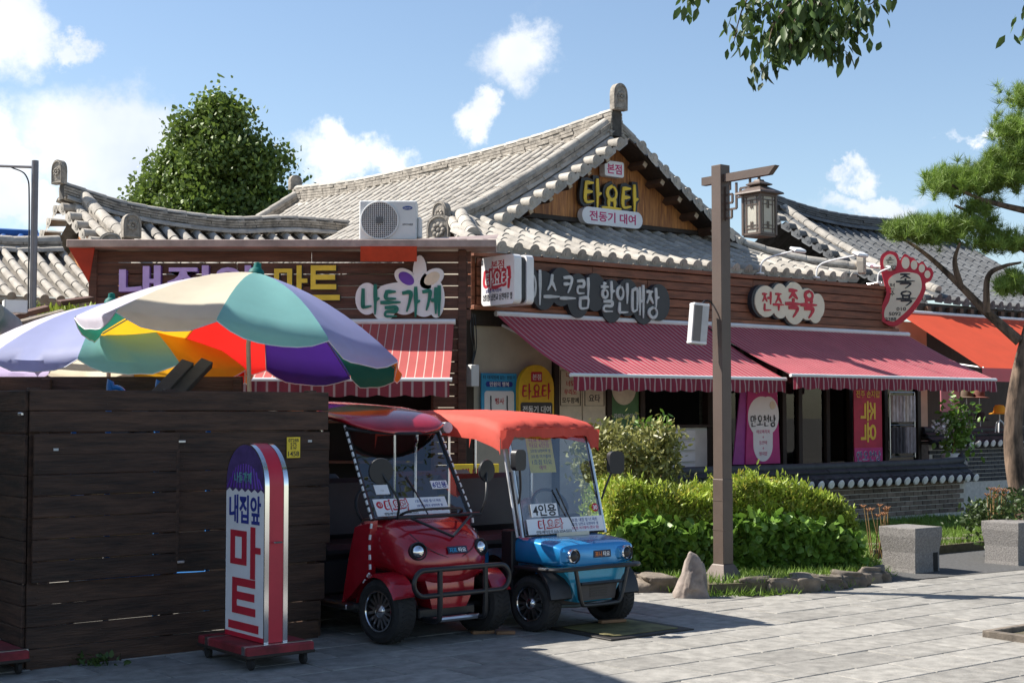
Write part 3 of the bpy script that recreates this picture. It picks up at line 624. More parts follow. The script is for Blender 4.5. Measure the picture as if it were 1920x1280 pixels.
# ================================================================ ELECTRIC CARTS (local x right, -y forward)
def wheel(e, x, y, r, w, spokes, steer=0, side=-1, bright=False):
    M = Matrix.Translation((x, y, r)) @ Matrix.Rotation(steer, 4, 'Z') @ Matrix.Rotation(R(90) * side, 4, 'Y')   # local z -> outward side
    h = w / 2
    t = MB(); t.lathe([(r * .60, -h * .8), (r * .80, -h), (r * .95, -h * .85), (r, -h * .5), (r, h * .5), (r * .95, h * .85), (r * .80, h), (r * .60, h * .8)], 40, cap=False)
    wo = t.build('wheel', MT['rubber'], e, 35, M=M)
    g_ = MB()
    for k in range(40):
        a = 2 * math.pi * k / 40
        for s in (-1, 1):
            g_.box(-.004, .004, 0, h * .62, -.003, .004, Matrix.Rotation(a, 4, 'Z') @ Matrix.Translation((r * 1.0, 0, 0)) @ Matrix.Rotation(R(90), 4, 'X') @ Matrix.Rotation(R(25 * s), 4, 'X') @ Matrix.Scale(s, 4, (0, 1, 0)))
    g_.build('tread', MT['rubber'], wo)
    rim = MB(); rim.lathe([(r * .62, h * .55), (r * .62, h * .88), (r * .585, h * .9), (r * .56, h * .5), (r * .52, h * .2), (.0, h * .15)], 32, cap=False); rim.build('rim', MT['alloy_dark'], wo, 35)
    MB().lathe([(r * .615, h * .86), (r * .625, h * .93), (r * .59, h * .94), (r * .575, h * .86)], 36, cap=False).build('rim_edge', MT['chrome'], wo, 35)
    sp = MB()
    for k in range(spokes):
        a = 2 * math.pi * k / spokes
        for da in (-.13, .13):
            Mk = Matrix.Rotation(a, 4, 'Z'); sp.add([(r * .10, -.012, h * .72), (r * .10, .012, h * .72), (r * .58, .010 + da * r * .9, h * .66), (r * .58, -.010 + da * r * .9, h * .66), (r * .10, -.012, h * .45), (r * .10, .012, h * .45), (r * .58, .01 + da * r * .9, h * .4), (r * .58, -.01 + da * r * .9, h * .4)],
                   [(0, 1, 2, 3), (4, 7, 6, 5), (0, 4, 5, 1), (1, 5, 6, 2), (2, 6, 7, 3), (3, 7, 4, 0)], Mk)
    sp.build('spokes', MT['steel' if bright else 'alloy_dark'], wo)
    MB().lathe([(r * .2, h * .4), (r * .19, h * .8), (r * .1, h * .95), (0, h * .97)], 16).build('hub', MT['chrome'], wo, 40)
def sect(y, hw, zb, zt, p=3.0, n=28, zc=None):
    """superellipse cross-section in x,z at y"""
    zm = (zb + zt) / 2; out = []
    for k in range(n):
        a = 2 * math.pi * k / n; c = math.cos(a); s = math.sin(a)
        out.append((hw * math.copysign(abs(c) ** (2 / p), c), y, zm + (zt - zb) / 2 * math.copysign(abs(s) ** (2 / p), s)))
    return out
def pane_quad(name, pts, thick, m, e):
    p = [Vector(q) for q in pts]; n = (p[1] - p[0]).cross(p[3] - p[0]).normalized() * thick
    return MB().add([*p, *[q + n for q in p]], [(0, 1, 2, 3), (7, 6, 5, 4), (0, 4, 5, 1), (1, 5, 6, 2), (2, 6, 7, 3), (3, 7, 4, 0)]).build(name, MT[m], e)
def on_quad(pts, u, v, lift=0):
    p = [Vector(q) for q in pts]; a = p[0].lerp(p[1], u); b = p[3].lerp(p[2], u); q = a.lerp(b, v); x = (p[1] - p[0]).normalized(); z = (p[3] - p[0]).normalized(); y = z.cross(x).normalized()
    M = Matrix.Identity(4)
    zz = x.cross(y)
    for i in range(3): M[i][0] = x[i]; M[i][1] = y[i]; M[i][2] = zz[i]; M[i][3] = q[i] - y[i] * lift
    return M
def mirror(e, base, head, size, round_=True, rot=0):
    m = MB().tube(catmull([base, (base[0] * .8 + head[0] * .2, base[1] - .04, base[2] * .6 + head[2] * .4), head], 5), .009, 8).build('mirror_stem', MT['black_tube'], e, True)
    h = MB()
    if round_: h.lathe([(0, -.03), (size * .8, -.025), (size, 0), (size * .96, .012), (0, .012)], 24)
    else:
        rr = rrect(-size * .8, size * .8, -size * 1.05, size * 1.05, size * .5); h.prism(rr, -.02, .03)
    M = Matrix.Translation(head) @ Matrix.Rotation(rot, 4, 'Z') @ (Matrix.Rotation(R(90), 4, 'X') if round_ else Matrix.Identity(4))
    h.build('mirror', MT['black_plastic'], e, 40, M=M)
def strip_sign(e, ws, num, y_off):
    """the white strip along the lower windscreen"""
    def put(u, v): return on_quad(ws, u, v, .012 + y_off)
    return put
# ---- red cart
red = empty('electric_cart', (-.56, 10.61, 0), ANG, 'glossy red six seat electric cart parked beside the plank fence', 'cart', 'rental carts parked side by side')
for x, st, sd in ((-.42, R(8), -1), (.42, R(8), 1)): wheel(red, x, 0, .232, .19, 8, st, sd, True)
for x, sd in ((-.44, -1), (.44, 1)): wheel(red, x, 1.95, .232, .19, 8, 0, sd)
# hood
m = MB(); m.loft([sect(-.235, .14, .48, .60, 2.4), sect(-.215, .25, .43, .665, 2.5), sect(-.165, .33, .40, .735, 2.6), sect(-.09, .375, .40, .79, 2.7), sect(.0, .40, .43, .835, 2.9), sect(.12, .42, .45, .87, 3.1), sect(.30, .44, .45, .885, 3.4)])
hood = m.build('hood', MT['red_paint'], red, 50)
m = MB(); m.loft([[(x, y, z) for x, y, z in r_] for r_ in ([(-.22, -.18, .46), (.22, -.18, .46), (.22, 0, .46), (-.22, 0, .46)], [(-.20, -.20, .36), (.20, -.20, .36), (.20, 0, .36), (-.20, 0, .36)], [(-.15, -.175, .235), (.15, -.175, .235), (.15, 0, .235), (-.15, 0, .235)])]); m.build('nose_panel', MT['red_paint'], red, 30)
# flanks, floor and rear body
for s in (-1, 1):
    m = MB(); m.loft([[(s * .40, .16, .86), (s * .45, .18, .84), (s * .45, .22, .46), (s * .38, .22, .46)], [(s * .40, .34, .84), (s * .47, .36, .8), (s * .48, .40, .30), (s * .40, .40, .30)], [(s * .40, .42, .60), (s * .47, .44, .58), (s * .49, .5, .24), (s * .40, .5, .24)]]); m.build('cowl_side', MT['red_paint'], red, 40)
    m = MB(); prof = []
    for k in range(13):
        a = R(28 + 140 * k / 12); prof.append([(s * .34, -.268 * math.cos(a), .235 + .268 * math.sin(a)), (s * .50, -.268 * math.cos(a), .228 + .268 * math.sin(a)), (s * .52, -.262 * math.cos(a), .212 + .258 * math.sin(a)), (s * .34, -.255 * math.cos(a), .222 + .255 * math.sin(a))])
    m.loft(prof); m.build('fender', MT['red_paint'], red, 40)
    m = MB(); m.box(min(s * .36, s * .52), max(s * .36, s * .52), .95, 2.75, .22, .58, None, .03); m.build('side_panel', MT['red_paint'], red)
box_obj('floor', -.46, .46, .3, 2.75, .20, .25, MT['black_plastic'], red, .01)
box_obj('sill', -.53, -.45, .38, 1.0, .2, .24, MT['steel'], red, .008); box_obj('sill', .45, .53, .38, 1.0, .2, .24, MT['steel'], red, .008)
box_obj('dashboard', -.40, .40, .28, .42, .60, .86, MT['black_plastic'], red, .03)
for y in (.85, 1.55, 2.25):
    box_obj('seat_base', -.44, .44, y, y + .45, .25, .52, MT['seat_vinyl'], red, .02)
    box_obj('seat_cushion', -.46, .46, y - .03, y + .45, .52, .63, MT['seat_vinyl'], red, .04)
    MB().box(-.45, .45, 0, .10, 0, .50, None, .045).build('seat_back', MT['seat_vinyl'], red, M=T(0, y + .42, .62) @ Matrix.Rotation(R(-9), 4, 'X'))
# roof
m = MB(); rf_ = []
for y, hw, z, th in ((.36, .16, 1.475, .03), (.385, .29, 1.485, .05), (.45, .39, 1.50, .08), (.60, .455, 1.53, .11), (.95, .48, 1.57, .12), (1.7, .49, 1.61, .12), (2.6, .49, 1.62, .12), (2.75, .42, 1.61, .08)):
    rf_.append(sect(y, hw, z, z + th, 2.6))
m.loft(rf_); m.build('roof', MT['red_paint'], red, 50)
MB().tube([(.43 * math.sin(a), .36 + .26 * (1 - math.cos(a)), 1.48 + .05 * (1 - math.cos(a))) for a in [R(-80 + 16 * k) for k in range(11)]], .013, 6).build('roof_seal', MT['black_plastic'], red, True)
WS = [(-.42, .175, .865), (.42, .175, .865), (.395, .60, 1.53), (-.395, .60, 1.53)]
pane_quad('windscreen', WS, .006, 'windshield', red)
for s in (-1, 1):
    a = Vector((s * .435, .175, .86)); b = Vector((s * .41, .605, 1.55)); MB().tube([a, b], .016, 8).build('pillar', MT['black_tube'], red, True)
    chain = [b + Vector((s * .012, -.012, 0)), a + Vector((s * .015, -.015, 0)), Vector((s * .47, .16, .70)), Vector((s * .50, .10, .50)), Vector((s * .50, .20, .40))]
    ln = MB()
    for i in range(len(chain) - 1):
        d = chain[i + 1] - chain[i]; k = max(1, int(d.length / .055))
        for j in range(k): c_ = chain[i] + d * ((j + .5) / k); ln.box(-.018, .018, -.006, .006, -.007, .007, frame_M(c_, d, (0, -1, .2)))
    ln.build('zip_strip', MT['white_metal'], red)
    MB().tube(catmull([(s * .46, .95, .5), (s * .46, .95, 1.3), (s * .44, .9, 1.42), (s * .44, .9, 1.58)], 5), .016, 8).build('roof_post', MT['chrome'], red, True)
    MB().tube([(s * .46, 2.6, .5), (s * .46, 2.6, 1.58)], .016, 8).build('roof_post', MT['chrome'], red, True)
# rolled curtain under the roof edge
m = MB(); m.tube([(.50, .55, 1.52), (.52, 1.1, 1.50), (.52, 1.7, 1.50)], .045, 10); m.build('rolled_curtain', MT['clear_film'], red, True)
# front guard
def rr_tube(x0, x1, z0, z1, r, y): return [(x, y, z) for x, z in rrect(x0, x1, z0, z1, r, 6)]
MB().tube(rr_tube(-.42, .42, .355, .535, .088, -.34), .019, 10, closed=True).build('bumper', MT['black_tube'], red, True)
for s in (-1, 1): MB().tube(catmull([(s * .2, -.34, .53), (s * .2, -.34, .25), (s * .2, -.30, .17), (s * .2, -.05, .17)], 5), .02, 8).build('bumper_leg', MT['black_tube'], red, True)
MB().tube([(-.2, -.26, .17), (.2, -.26, .17)], .02, 8).build('tow_bar', MT['steel'], red)
MB().tube([(-.44, 0, .22), (.44, 0, .22)], .022, 8).build('axle', MT['black_tube'], red, True)
box_obj('chassis', -.25, .25, -.15, 2.7, .17, .24, MT['black_plastic'], red, .01)
MB().tube([(-.36, -.04, .885), (.38, -.04, .885)], .014, 8).build('hood_rail', MT['black_tube'], red, True)
MB().tube(catmull([(-.30, .08, .87), (-.22, -.02, .93), (.2, -.02, .93), (.26, .08, .87)], 5), .010, 8).build('hood_rail', MT['black_tube'], red, True)
for s in (-1, 1): MB().tube([(s * .27 + .02, -.045, .88), (.02, -.19, .745)], .010, 8).build('hood_brace', MT['black_tube'], red, True)
for s in (-1, 1):
    hl = MB().lathe([(.066, -.04), (.066, .02), (.058, .028), (.053, .0), (0, .0)], 24).build('headlight', MT['black_plastic'], red, 40, M=T(s * .275, -.172, .652) @ Matrix.Rotation(R(76), 4, 'X') @ Matrix.Rotation(s * R(14), 4, 'Y'))
    MB().lathe([(.052, .004), (.045, .022), (.02, .034), (0, .036)], 20).build('lens', MT['chrome'], hl, 50)
mirror(red, (-.36, -.04, .885), (-.48, .0, 1.22), .095, True, R(-10)); mirror(red, (.38, -.04, .885), (.48, .02, 1.20), .085, True, R(10))
box_obj('name_plate', -.085, .085, -.003, .003, -.026, .026, MT['plate_navy'], red, M=T(.03, -.232, .652) @ Matrix.Rotation(R(-24), 4, 'X'))
for s_, m_, x in (('지프', 'poster_blue', -.035), ('타요', 'ink_white', .045)):
    text(s_, m_, red, 0, 0, 0, w=.066, h=.036, bold=.02, depth=.001, M=T(.03 + x - .005, -.237, .652) @ Matrix.Rotation(R(-24), 4, 'X'))
def cart_strip(e, ws, u0, u1, v0, v1, num):
    a = on_quad(ws, (u0 + u1) / 2, (v0 + v1) / 2, .01); W_ = (u1 - u0) * .85; H_ = (v1 - v0) * (Vector(ws[3]) - Vector(ws[0])).length
    s = MB().box(-W_ / 2, W_ / 2, -.002, .002, -H_ / 2, H_ / 2).build('info_strip', MT['white_sign'], e, M=a)
    brush('타요타', 'ink_red', s, -W_ * .2, -.0035, H_ * .1, W_ * .32, H_ * .56, .26, .001); brush('타요타', 'ink_white', s, -W_ * .2, -.006, H_ * .1, W_ * .30, H_ * .48, .10, .001)
    for i, (l_, c_) in enumerate((('1호점: 내집 앞 너 마트', 'ink_blue'), ('2호점: 남천교 남천마루 옆', 'ink_blue'), ('3호점: 여기좋아 (향교 앞)', 'ink_magenta'))): text(l_, c_, s, W_ * .25, -.0035, H_ * (.28 - .27 * i), w=W_ * .36, depth=.001)
    text('렌탈/예약문의 010-3354-5532', 'ink_black', s, -W_ * .17, -.0035, -H_ * .38, w=W_ * .46, depth=.001)
    if num: MB().lathe([(H_ * .2, 0), (H_ * .2, .001), (0, .001)], 20, Matrix.Rotation(R(90), 4, 'X')).build('number_dot', MT['ink_red'], s, M=T(-W_ * .43, -.003, H_ * .15)); text(num, 'ink_white', s, -W_ * .43, -.0055, H_ * .15, w=H_ * .24, depth=.001)
cart_strip(red, WS, .04, .80, .02, .20, '43')
cd_ = MB().box(-.075, .075, -.002, .002, -.035, .035).build('seat_card', MT['white_sign'], red, M=on_quad(WS, .80, .33, .01)); text('6인용', 'ink_blue', cd_, 0, -.0035, 0, w=.13, bold=.02, depth=.001)
cd_ = MB().box(-.06, .06, -.002, .002, -.04, .04).build('notice_card', MT['white_sign'], red, M=on_quad(WS, .16, .30, .01)); text('가족', 'ink_grey', cd_, 0, -.0035, -.01, w=.03, depth=.001)
MB().tube([(.0 + .17 * math.cos(2 * math.pi * k / 24), .50 + .06 * math.sin(2 * math.pi * k / 24), .93 + .16 * math.sin(2 * math.pi * k / 24)) for k in range(24)], .013, 8, closed=True).build('steering_wheel', MT['black_plastic'], red, True, M=T(-.2, 0, 0))
MB().tube(WS, .010, 6, closed=True).build('screen_seal', MT['rubber'], red)
MB().tube(catmull([(-.30, -.10, .775), (-.24, -.185, .70), (-.16, -.222, .645), (-.05, -.232, .60)], 5), .003, 5).build('panel_seam', MT['black_plastic'], red); MB().tube(catmull([(.30, -.10, .775), (.24, -.185, .70), (.16, -.222, .645), (.07, -.232, .60)], 5), .003, 5).build('panel_seam', MT['black_plastic'], red)
MB().tube([(.05, .17, .88), (.0, .30, 1.08), (-.03, .345, 1.16)], .006, 6).build('wiper', MT['black_tube'], red)
# ---- blue cart
blu = empty('electric_cart', (.47, 11.15, 0), ANG, 'metallic blue four seat electric cart with red canvas top beside the hedge', 'cart', 'rental carts parked side by side')
for x, st, sd in ((-.37, R(10), -1), (.37, R(10), 1)): wheel(blu, x, 0, .208, .16, 7, st, sd, True)
for x, sd in ((-.38, -1), (.38, 1)): wheel(blu, x, 1.45, .208, .16, 7, 0, sd, True)
m = MB(); m.loft([sect(-.29, .33, .495, .63, 5), sect(-.275, .365, .49, .655, 5), sect(-.21, .39, .485, .675, 5.5), sect(-.03, .40, .48, .69, 6), sect(.24, .41, .48, .70, 6)]); m.build('hood', MT['blue_paint'], blu, 35)
m = MB(); m.loft([[(-.36, -.275, .495), (.36, -.275, .495), (.36, -.05, .495), (-.36, -.05, .495)], [(-.27, -.27, .40), (.27, -.27, .40), (.25, -.05, .40), (-.25, -.05, .40)], [(-.17, -.25, .22), (.17, -.25, .22), (.17, -.05, .22), (-.17, -.05, .22)]]); m.build('nose_panel', MT['blue_light'] if 'blue_light' in MT else mat('blue_light', (.02, .30, .50), .3, .2, coat=.6), blu, 30)
MB().prism([(-.165, .235), (.165, .235), (.195, .36), (-.195, .36)], -.292, -.24).build('grille', MT['grey_dark'] if 'grey_dark' in MT else mat('grey_dark', (.05, .045, .045), .6), blu)
for k in range(5): box_obj('louvre', -.085, .085, -.298, -.29, .262 + k * .018, .270 + k * .018, MT['black_plastic'], blu)
MB().tube(catmull([(-.46, .14, .47), (-.44, -.2, .475), (-.37, -.325, .48), (0, -.345, .485), (.37, -.325, .48), (.44, -.2, .475)], 6), .017, 8).build('bumper', MT['black_tube'], blu, True)
MB().tube(catmull([(-.26, -.335, .475), (-.215, -.33, .30), (-.19, -.325, .225), (-.14, -.32, .205), (.14, -.32, .205), (.19, -.325, .225), (.215, -.33, .30), (.26, -.335, .475)], 5), .016, 8).build('grille_guard', MT['black_tube'], blu, True)
MB().tube([(-.205, -.33, .365), (.205, -.33, .365)], .013, 8).build('guard_bar', MT['black_tube'], blu, True)
MB().tube([(-.37, 0, .2), (.37, 0, .2)], .02, 8).build('axle', MT['black_tube'], blu, True); MB().tube([(-.33, -.1, .19), (-.05, -.1, .17), (.33, -.1, .19)], .014, 8).build('steering_link', MT['steel'], blu, True)
for s in (-1, 1): MB().tube([(s * .24, .02, .2), (s * .24, .05, .48)], .03, 10).build('spring', MT['steel'], blu, True)
box_obj('chassis', -.24, .24, -.1, 1.9, .17, .24, MT['black_plastic'], blu, .01)
for s in (-1, 1):
    m = MB(); prof = []
    for k in range(11):
        a = R(5 + 170 * k / 10); prof.append([(s * .24, -.27 * math.cos(a), .24 + .26 * math.sin(a)), (s * .44, -.27 * math.cos(a), .24 + .26 * math.sin(a)), (s * .44, -.25 * math.cos(a), .23 + .24 * math.sin(a)), (s * .24, -.25 * math.cos(a), .23 + .24 * math.sin(a))])
    m.loft(prof); m.build('wheel_arch', MT['black_plastic'], blu, 40)
    hs_ = MB(); hs_.box(-.095, .095, -.03, .1, -.07, .06, None, .03); hs_.build('lamp_housing', MT['blue_paint'], blu, M=T(s * .265, -.275, .578))
    hl = MB().lathe([(.056, -.01), (.056, .022), (.048, .03), (.044, .01), (0, .01)], 24).build('headlight', MT['chrome'], blu, 40, M=T(s * .265, -.308, .575) @ Matrix.Rotation(R(88), 4, 'X')); MB().lathe([(.042, .012), (.03, .024), (0, .028)], 20).build('lens', MT['alloy_dark'], hl, 50)
    box_obj('side_panel', min(s * .33, s * .44), max(s * .33, s * .44), .62, 1.9, .24, .56, MT['blue_paint'], blu, .02)
    box_obj('cowl', min(s * .37, s * .44), max(s * .37, s * .44), .2, .34, .26, .74, MT['black_plastic'], blu, .01)
    MB().tube([(s * .415, .10, .69), (s * .40, .315, 1.50)], .016, 8).build('pillar', MT['steel'], blu, True)
    MB().tube([(s * .435, .14, .69), (s * .425, .36, 1.50)], .010, 8).build('curtain_edge', MT['clear_film'], blu, True)
    MB().tube([(s * .43, 1.05, .5), (s * .43, 1.05, 1.54)], .015, 8).build('roof_post', MT['chrome'], blu, True); MB().tube([(s * .43, 1.85, .5), (s * .43, 1.85, 1.54)], .015, 8).build('roof_post', MT['chrome'], blu, True)
box_obj('floor', -.43, .43, .2, 1.9, .20, .25, MT['black_plastic'], blu, .01)
for y in (.72, 1.4):
    box_obj('seat_cushion', -.43, .43, y, y + .44, .55, .66, MT['seat_vinyl'], blu, .04)
    MB().box(-.43, .43, 0, .09, 0, .48, None, .045).build('seat_back', MT['seat_vinyl'], blu, M=T(0, y + .40, .66) @ Matrix.Rotation(R(-8), 4, 'X'))
# canvas top with drooping edges
m = MB(); rows = []; r3 = random.Random(5)
for i, (y, z, dr) in enumerate(((.27, 1.485, 0), (.285, 1.515, 0), (.37, 1.55, 0), (.6, 1.59, 0), (1.1, 1.62, 0), (1.7, 1.62, 0), (2.0, 1.60, 0), (2.04, 1.49, 0))):
    row = []
    for j in range(25):
        t_ = -1 + 2 * j / 24; x = t_ * .50; a = abs(t_); zz = z + .035 * (1 - a ** 3)
        if a > .93: zz -= .05 * (a - .93) / .07 + r3.uniform(0, .012)
        row.append((x + r3.uniform(-.003, .003), y + r3.uniform(-.006, .006), zz + r3.uniform(-.006, .006)))
    edge = [(row[0][0] * 1.005, y, row[0][2] - .10 - r3.uniform(0, .03))] ; edge2 = [(row[-1][0] * 1.005, y, row[-1][2] - .10 - r3.uniform(0, .03))]
    rows.append(edge + row + edge2)
m.loft(rows, cap=False, closed_ring=False); m.build('canvas_top', MT['canvas_red'], blu, 50)
m = MB(); m.loft([[(-.50 + .0417 * k, .268 - .012 * math.sin(k * 1.9), 1.50 + .02 * (1 - abs(-1 + k / 12) ** 3)) for k in range(25)], [(-.50 + .0417 * k, .26 - .01 * math.sin(k * 2.3), 1.455 - (.09 if k < 3 or k > 21 else 0) - r3.uniform(0, .02)) for k in range(25)]], cap=False, closed_ring=False); m.build('canvas_front_flap', MT['canvas_red'], blu, 50)
WB = [(-.40, .095, .70), (.40, .095, .70), (.385, .31, 1.49), (-.385, .31, 1.49)]
pane_quad('windscreen', WB, .006, 'windshield', blu)
WB2 = [(-.40, .085, .70), (.40, .085, .70), (.385, .30, 1.49), (-.385, .30, 1.49)]
cart_strip(blu, WB2, .06, .96, .01, .155, None)
cd_ = MB().box(-.13, .13, -.002, .002, -.05, .05).build('seat_card', MT['white_sign'], blu, M=on_quad(WB2, .27, .235, .01)); text('4인용', 'ink_black', cd_, 0, -.0035, 0, w=.23, bold=.02, depth=.001)
nd = MB().lathe([(.034, 0), (.034, .002), (0, .002)], 20, Matrix.Rotation(R(90), 4, 'X')).build('number_dot', MT['ink_red'], blu, M=on_quad(WB2, .92, .235, .012)); text('30', 'ink_white', nd, 0, -.0035, 0, w=.045, bold=.02, depth=.001)
yb = MB().box(-.13, .13, -.002, .002, -.15, .15).build('price_board', MT['sign_yellow'], blu, M=T(-.02, .37, 1.31) @ Matrix.Rotation(R(-14), 4, 'X'))
for i, (a_, c_) in enumerate((('타요 4인승', 'ink_red'), ('타요 6인승', 'ink_red'), ('2호점 남천마루 옆', 'ink_black'), ('3호점 여기좋아', 'ink_black'), ('1호점 타요', 'ink_black'), ('예약', 'ink_red'))): text(a_, c_, yb, 0, -.004, .115 - .045 * i, w=.2 if i < 5 else .07, depth=.001)
box_obj('wiper_cover', -.14, .17, .0, .03, .69, .72, MT['cream_sign'], blu, .004)
mirror(blu, (-.42, .14, .95), (-.50, .04, 1.28), .075, False, R(10)); mirror(blu, (.42, .14, .95), (.50, .06, 1.24), .085, False, R(-10))
box_obj('name_plate', -.085, .085, -.003, .003, -.027, .027, MT['plate_navy'], blu, M=T(.04, -.292, .575) @ Matrix.Rotation(R(-6), 4, 'X'))
for s_, m_, x in (('포니', 'ink_orange', -.04), ('타요', 'ink_white', .04)): text(s_, m_, blu, 0, 0, 0, w=.066, h=.038, bold=.02, depth=.001, M=T(.04 + x, -.2965, .575) @ Matrix.Rotation(R(-6), 4, 'X'))
MB().tube([(-.18 + .17 * math.cos(2 * math.pi * k / 24), .42 + .07 * math.sin(2 * math.pi * k / 24), .90 + .12 * math.sin(2 * math.pi * k / 24)) for k in range(24)], .013, 8, closed=True).build('steering_wheel', MT['black_plastic'], blu, True, M=T(.3, 0, 0))
# spotted soft toy on the blue cart's seat would hide; a pale cushion with dark patches stands for what shows
mat('cow_cloth', (.75, .73, .70), .9, col2=(.03, .03, .03), scale=6)
cs = link('cushion', stone_mesh(77, .26, .16, .30, .2), None); cs.data.materials[0] = MT['cow_cloth']; cs.location = Wm(0, 0) * 0 + Vector((.47, 11.15, 0)) + U * .16 + V * .74 + Vector((0, 0, .66)); cs.rotation_euler = (0, 0, ANG)
tag(cs, 'black and white spotted cushion on the seat of the blue cart', 'cushion')
# wood chocks and the steel cover plate
def chock(px, py, L, rz, label):
    p = gnd(px, py); o = MB().box(-L / 2, L / 2, -.03, .03, 0, .022, None, .003).build('wood_chock', mat('chock_wood', (.26, .14, .07), .8, var=.3, stretch=(1, 8, 8))); o.location = p + Vector((0, 0, .001)); o.rotation_euler = (0, 0, rz); tag(o, label, 'wood block', 'wood chocks by the cart wheels'); return o
chock(905, 1187, .17, R(20), 'short wooden chock under the front wheel of the red cart'); chock(948, 1188, .14, R(5), 'dark wooden stick beside the chock of the red cart')
c_ = chock(1148, 1171, .22, R(26), 'thin wooden slat under the front wheel of the blue cart'); c_.location.z += .02
pl = empty('cover_plate', gnd(1165, 1182) + Vector((0, .06, 0)), R(38), 'dark steel cover plate with yellowed middle under the blue cart wheel', 'cover plate')
MB().box(-.42, .42, -.36, .36, .0, .012, None, .003).build('frame', mat('plate_dark', (.035, .032, .03), .6, .3, var=.3), pl)
MB().box(-.33, .33, -.28, .28, .0125, .018, None, .002).build('lid', mat('plate_lid', (.17, .15, .06), .7, .1, var=.5, scale=5), pl)

MB().tube(WB, .009, 6, closed=True).build('screen_seal', MT['rubber'], blu); MB().tube([(.1, .08, .71), (.0, .13, .95), (-.04, .155, 1.05)], .006, 6).build('wiper', MT['black_tube'], blu)
# ================================================================ TILED ROOFS
def half_tube(L, r0, r1, n=8, end=False, rc=None):
    m = MB(); rings = []
    for x, r in ((0, r0), (L * .97, r1), (L, r1 * .98)):
        rings.append([(x, r * math.cos(math.pi * k / n), r * math.sin(math.pi * k / n) - .01) for k in range(n + 1)])
    m.loft(rings, cap=False, closed_ring=False); b = len(m.v) - (n + 1); m.f.append(tuple(range(b, b + n + 1))); m.m.append(0)
    if end:
        rc = r1 * .98
        for rr, x0, x1 in ((rc, L, L + .008), (rc * .72, L + .008, L + .012), (rc * .3, L + .012, L + .02)):
            m.lathe([(rr, 0), (rr, x1 - x0), (0, x1 - x0)], 12, Matrix.Translation((x0, 0, -.004)) @ Matrix.Rotation(R(90), 4, 'Y'))
        m.add([(L, -.15, -.03), (L, .15, -.03), (L + .015, .10, -.085), (L + .015, -.10, -.085), (L, .13, -.0), (L, -.13, 0)], [(0, 5, 4, 1), (0, 1, 2, 3)])
    return m
class Roof:
    """collects tile places for one building; the nearest 300 become objects, the rest one joined part"""
    def __init__(s, thing, mname, bed, spacing=.27, r=.082):
        s.t = thing; s.m = MT[mname]; s.items = []; s.sp = spacing
        s.tile = half_tube(.36, r * .80, r); s.end = half_tube(.34, r * .80, r, end=True); s.bed = MB(); s.bedm = MT[bed]
    def slope(s, f, s0, s1, run, r0=lambda q: 0.0, r1=None, tiles=True, ends=True, step=.31):
        n = max(1, round(abs(s1 - s0) / s.sp)); ds = (s1 - s0) / n; G = []
        for i in range(n * 6 + 1):
            q = s0 + (s1 - s0) * i / (n * 6); ra = r0(q); rb = (r1(q) if r1 else run); row = []
            for j in range(13): p = f(q, ra + (rb - ra) * j / 12); row.append((p.x, p.y, p.z - .03 * (1 - math.cos(2 * math.pi * i / 6)) ))
            G.append(row)
        s.bed.loft(G, cap=False, closed_ring=False)
        if not tiles: return
        for i in range(n + 1):
            q = s0 + ds * i; ra = r0(q); rb = (r1(q) if r1 else run); r = rb; first = True
            while r > ra + .08:
                a = f(q, max(ra, r - step)); b = f(q, r); e = f(q + .05 * (1 if ds > 0 else -1), r) - b
                nrm = (b - a).cross(e).normalized(); nrm = nrm if nrm.z > 0 else -nrm
                M = frame_M(a + nrm * .02, b - a, nrm) @ Matrix.Diagonal(((b - a).length / .31, 1, 1, 1))
                s.items.append((M, first and ends)); first = False; r -= step
    def short(s, p, d, nrm, k=1.0): s.items.append((frame_M(p, d, nrm) @ Matrix.Diagonal((k, 1, 1, 1)), True))
    def finish(s, name='roof'):
        ro = s.bed.build(name, s.bedm, s.t, 60); W0 = s.t.matrix_basis; its = sorted(s.items, key=lambda q: (W0 @ q[0].translation - EYEV).length)
        tm = s.tile.mesh('tile', s.m, 50); em = s.end.mesh('end_tile', s.m, 50); rest = MB()
        for i, (M, e) in enumerate(its):
            if i < 300:
                o = link('end_tile' if e else 'tile', em if e else tm, None, ro); o.matrix_local = M
            else: t_ = s.end if e else s.tile; rest.add(t_.v, t_.f, M)
        if rest.v: tag(rest.build('far_tiles', s.m, ro, 50), kind='stuff')
        return ro
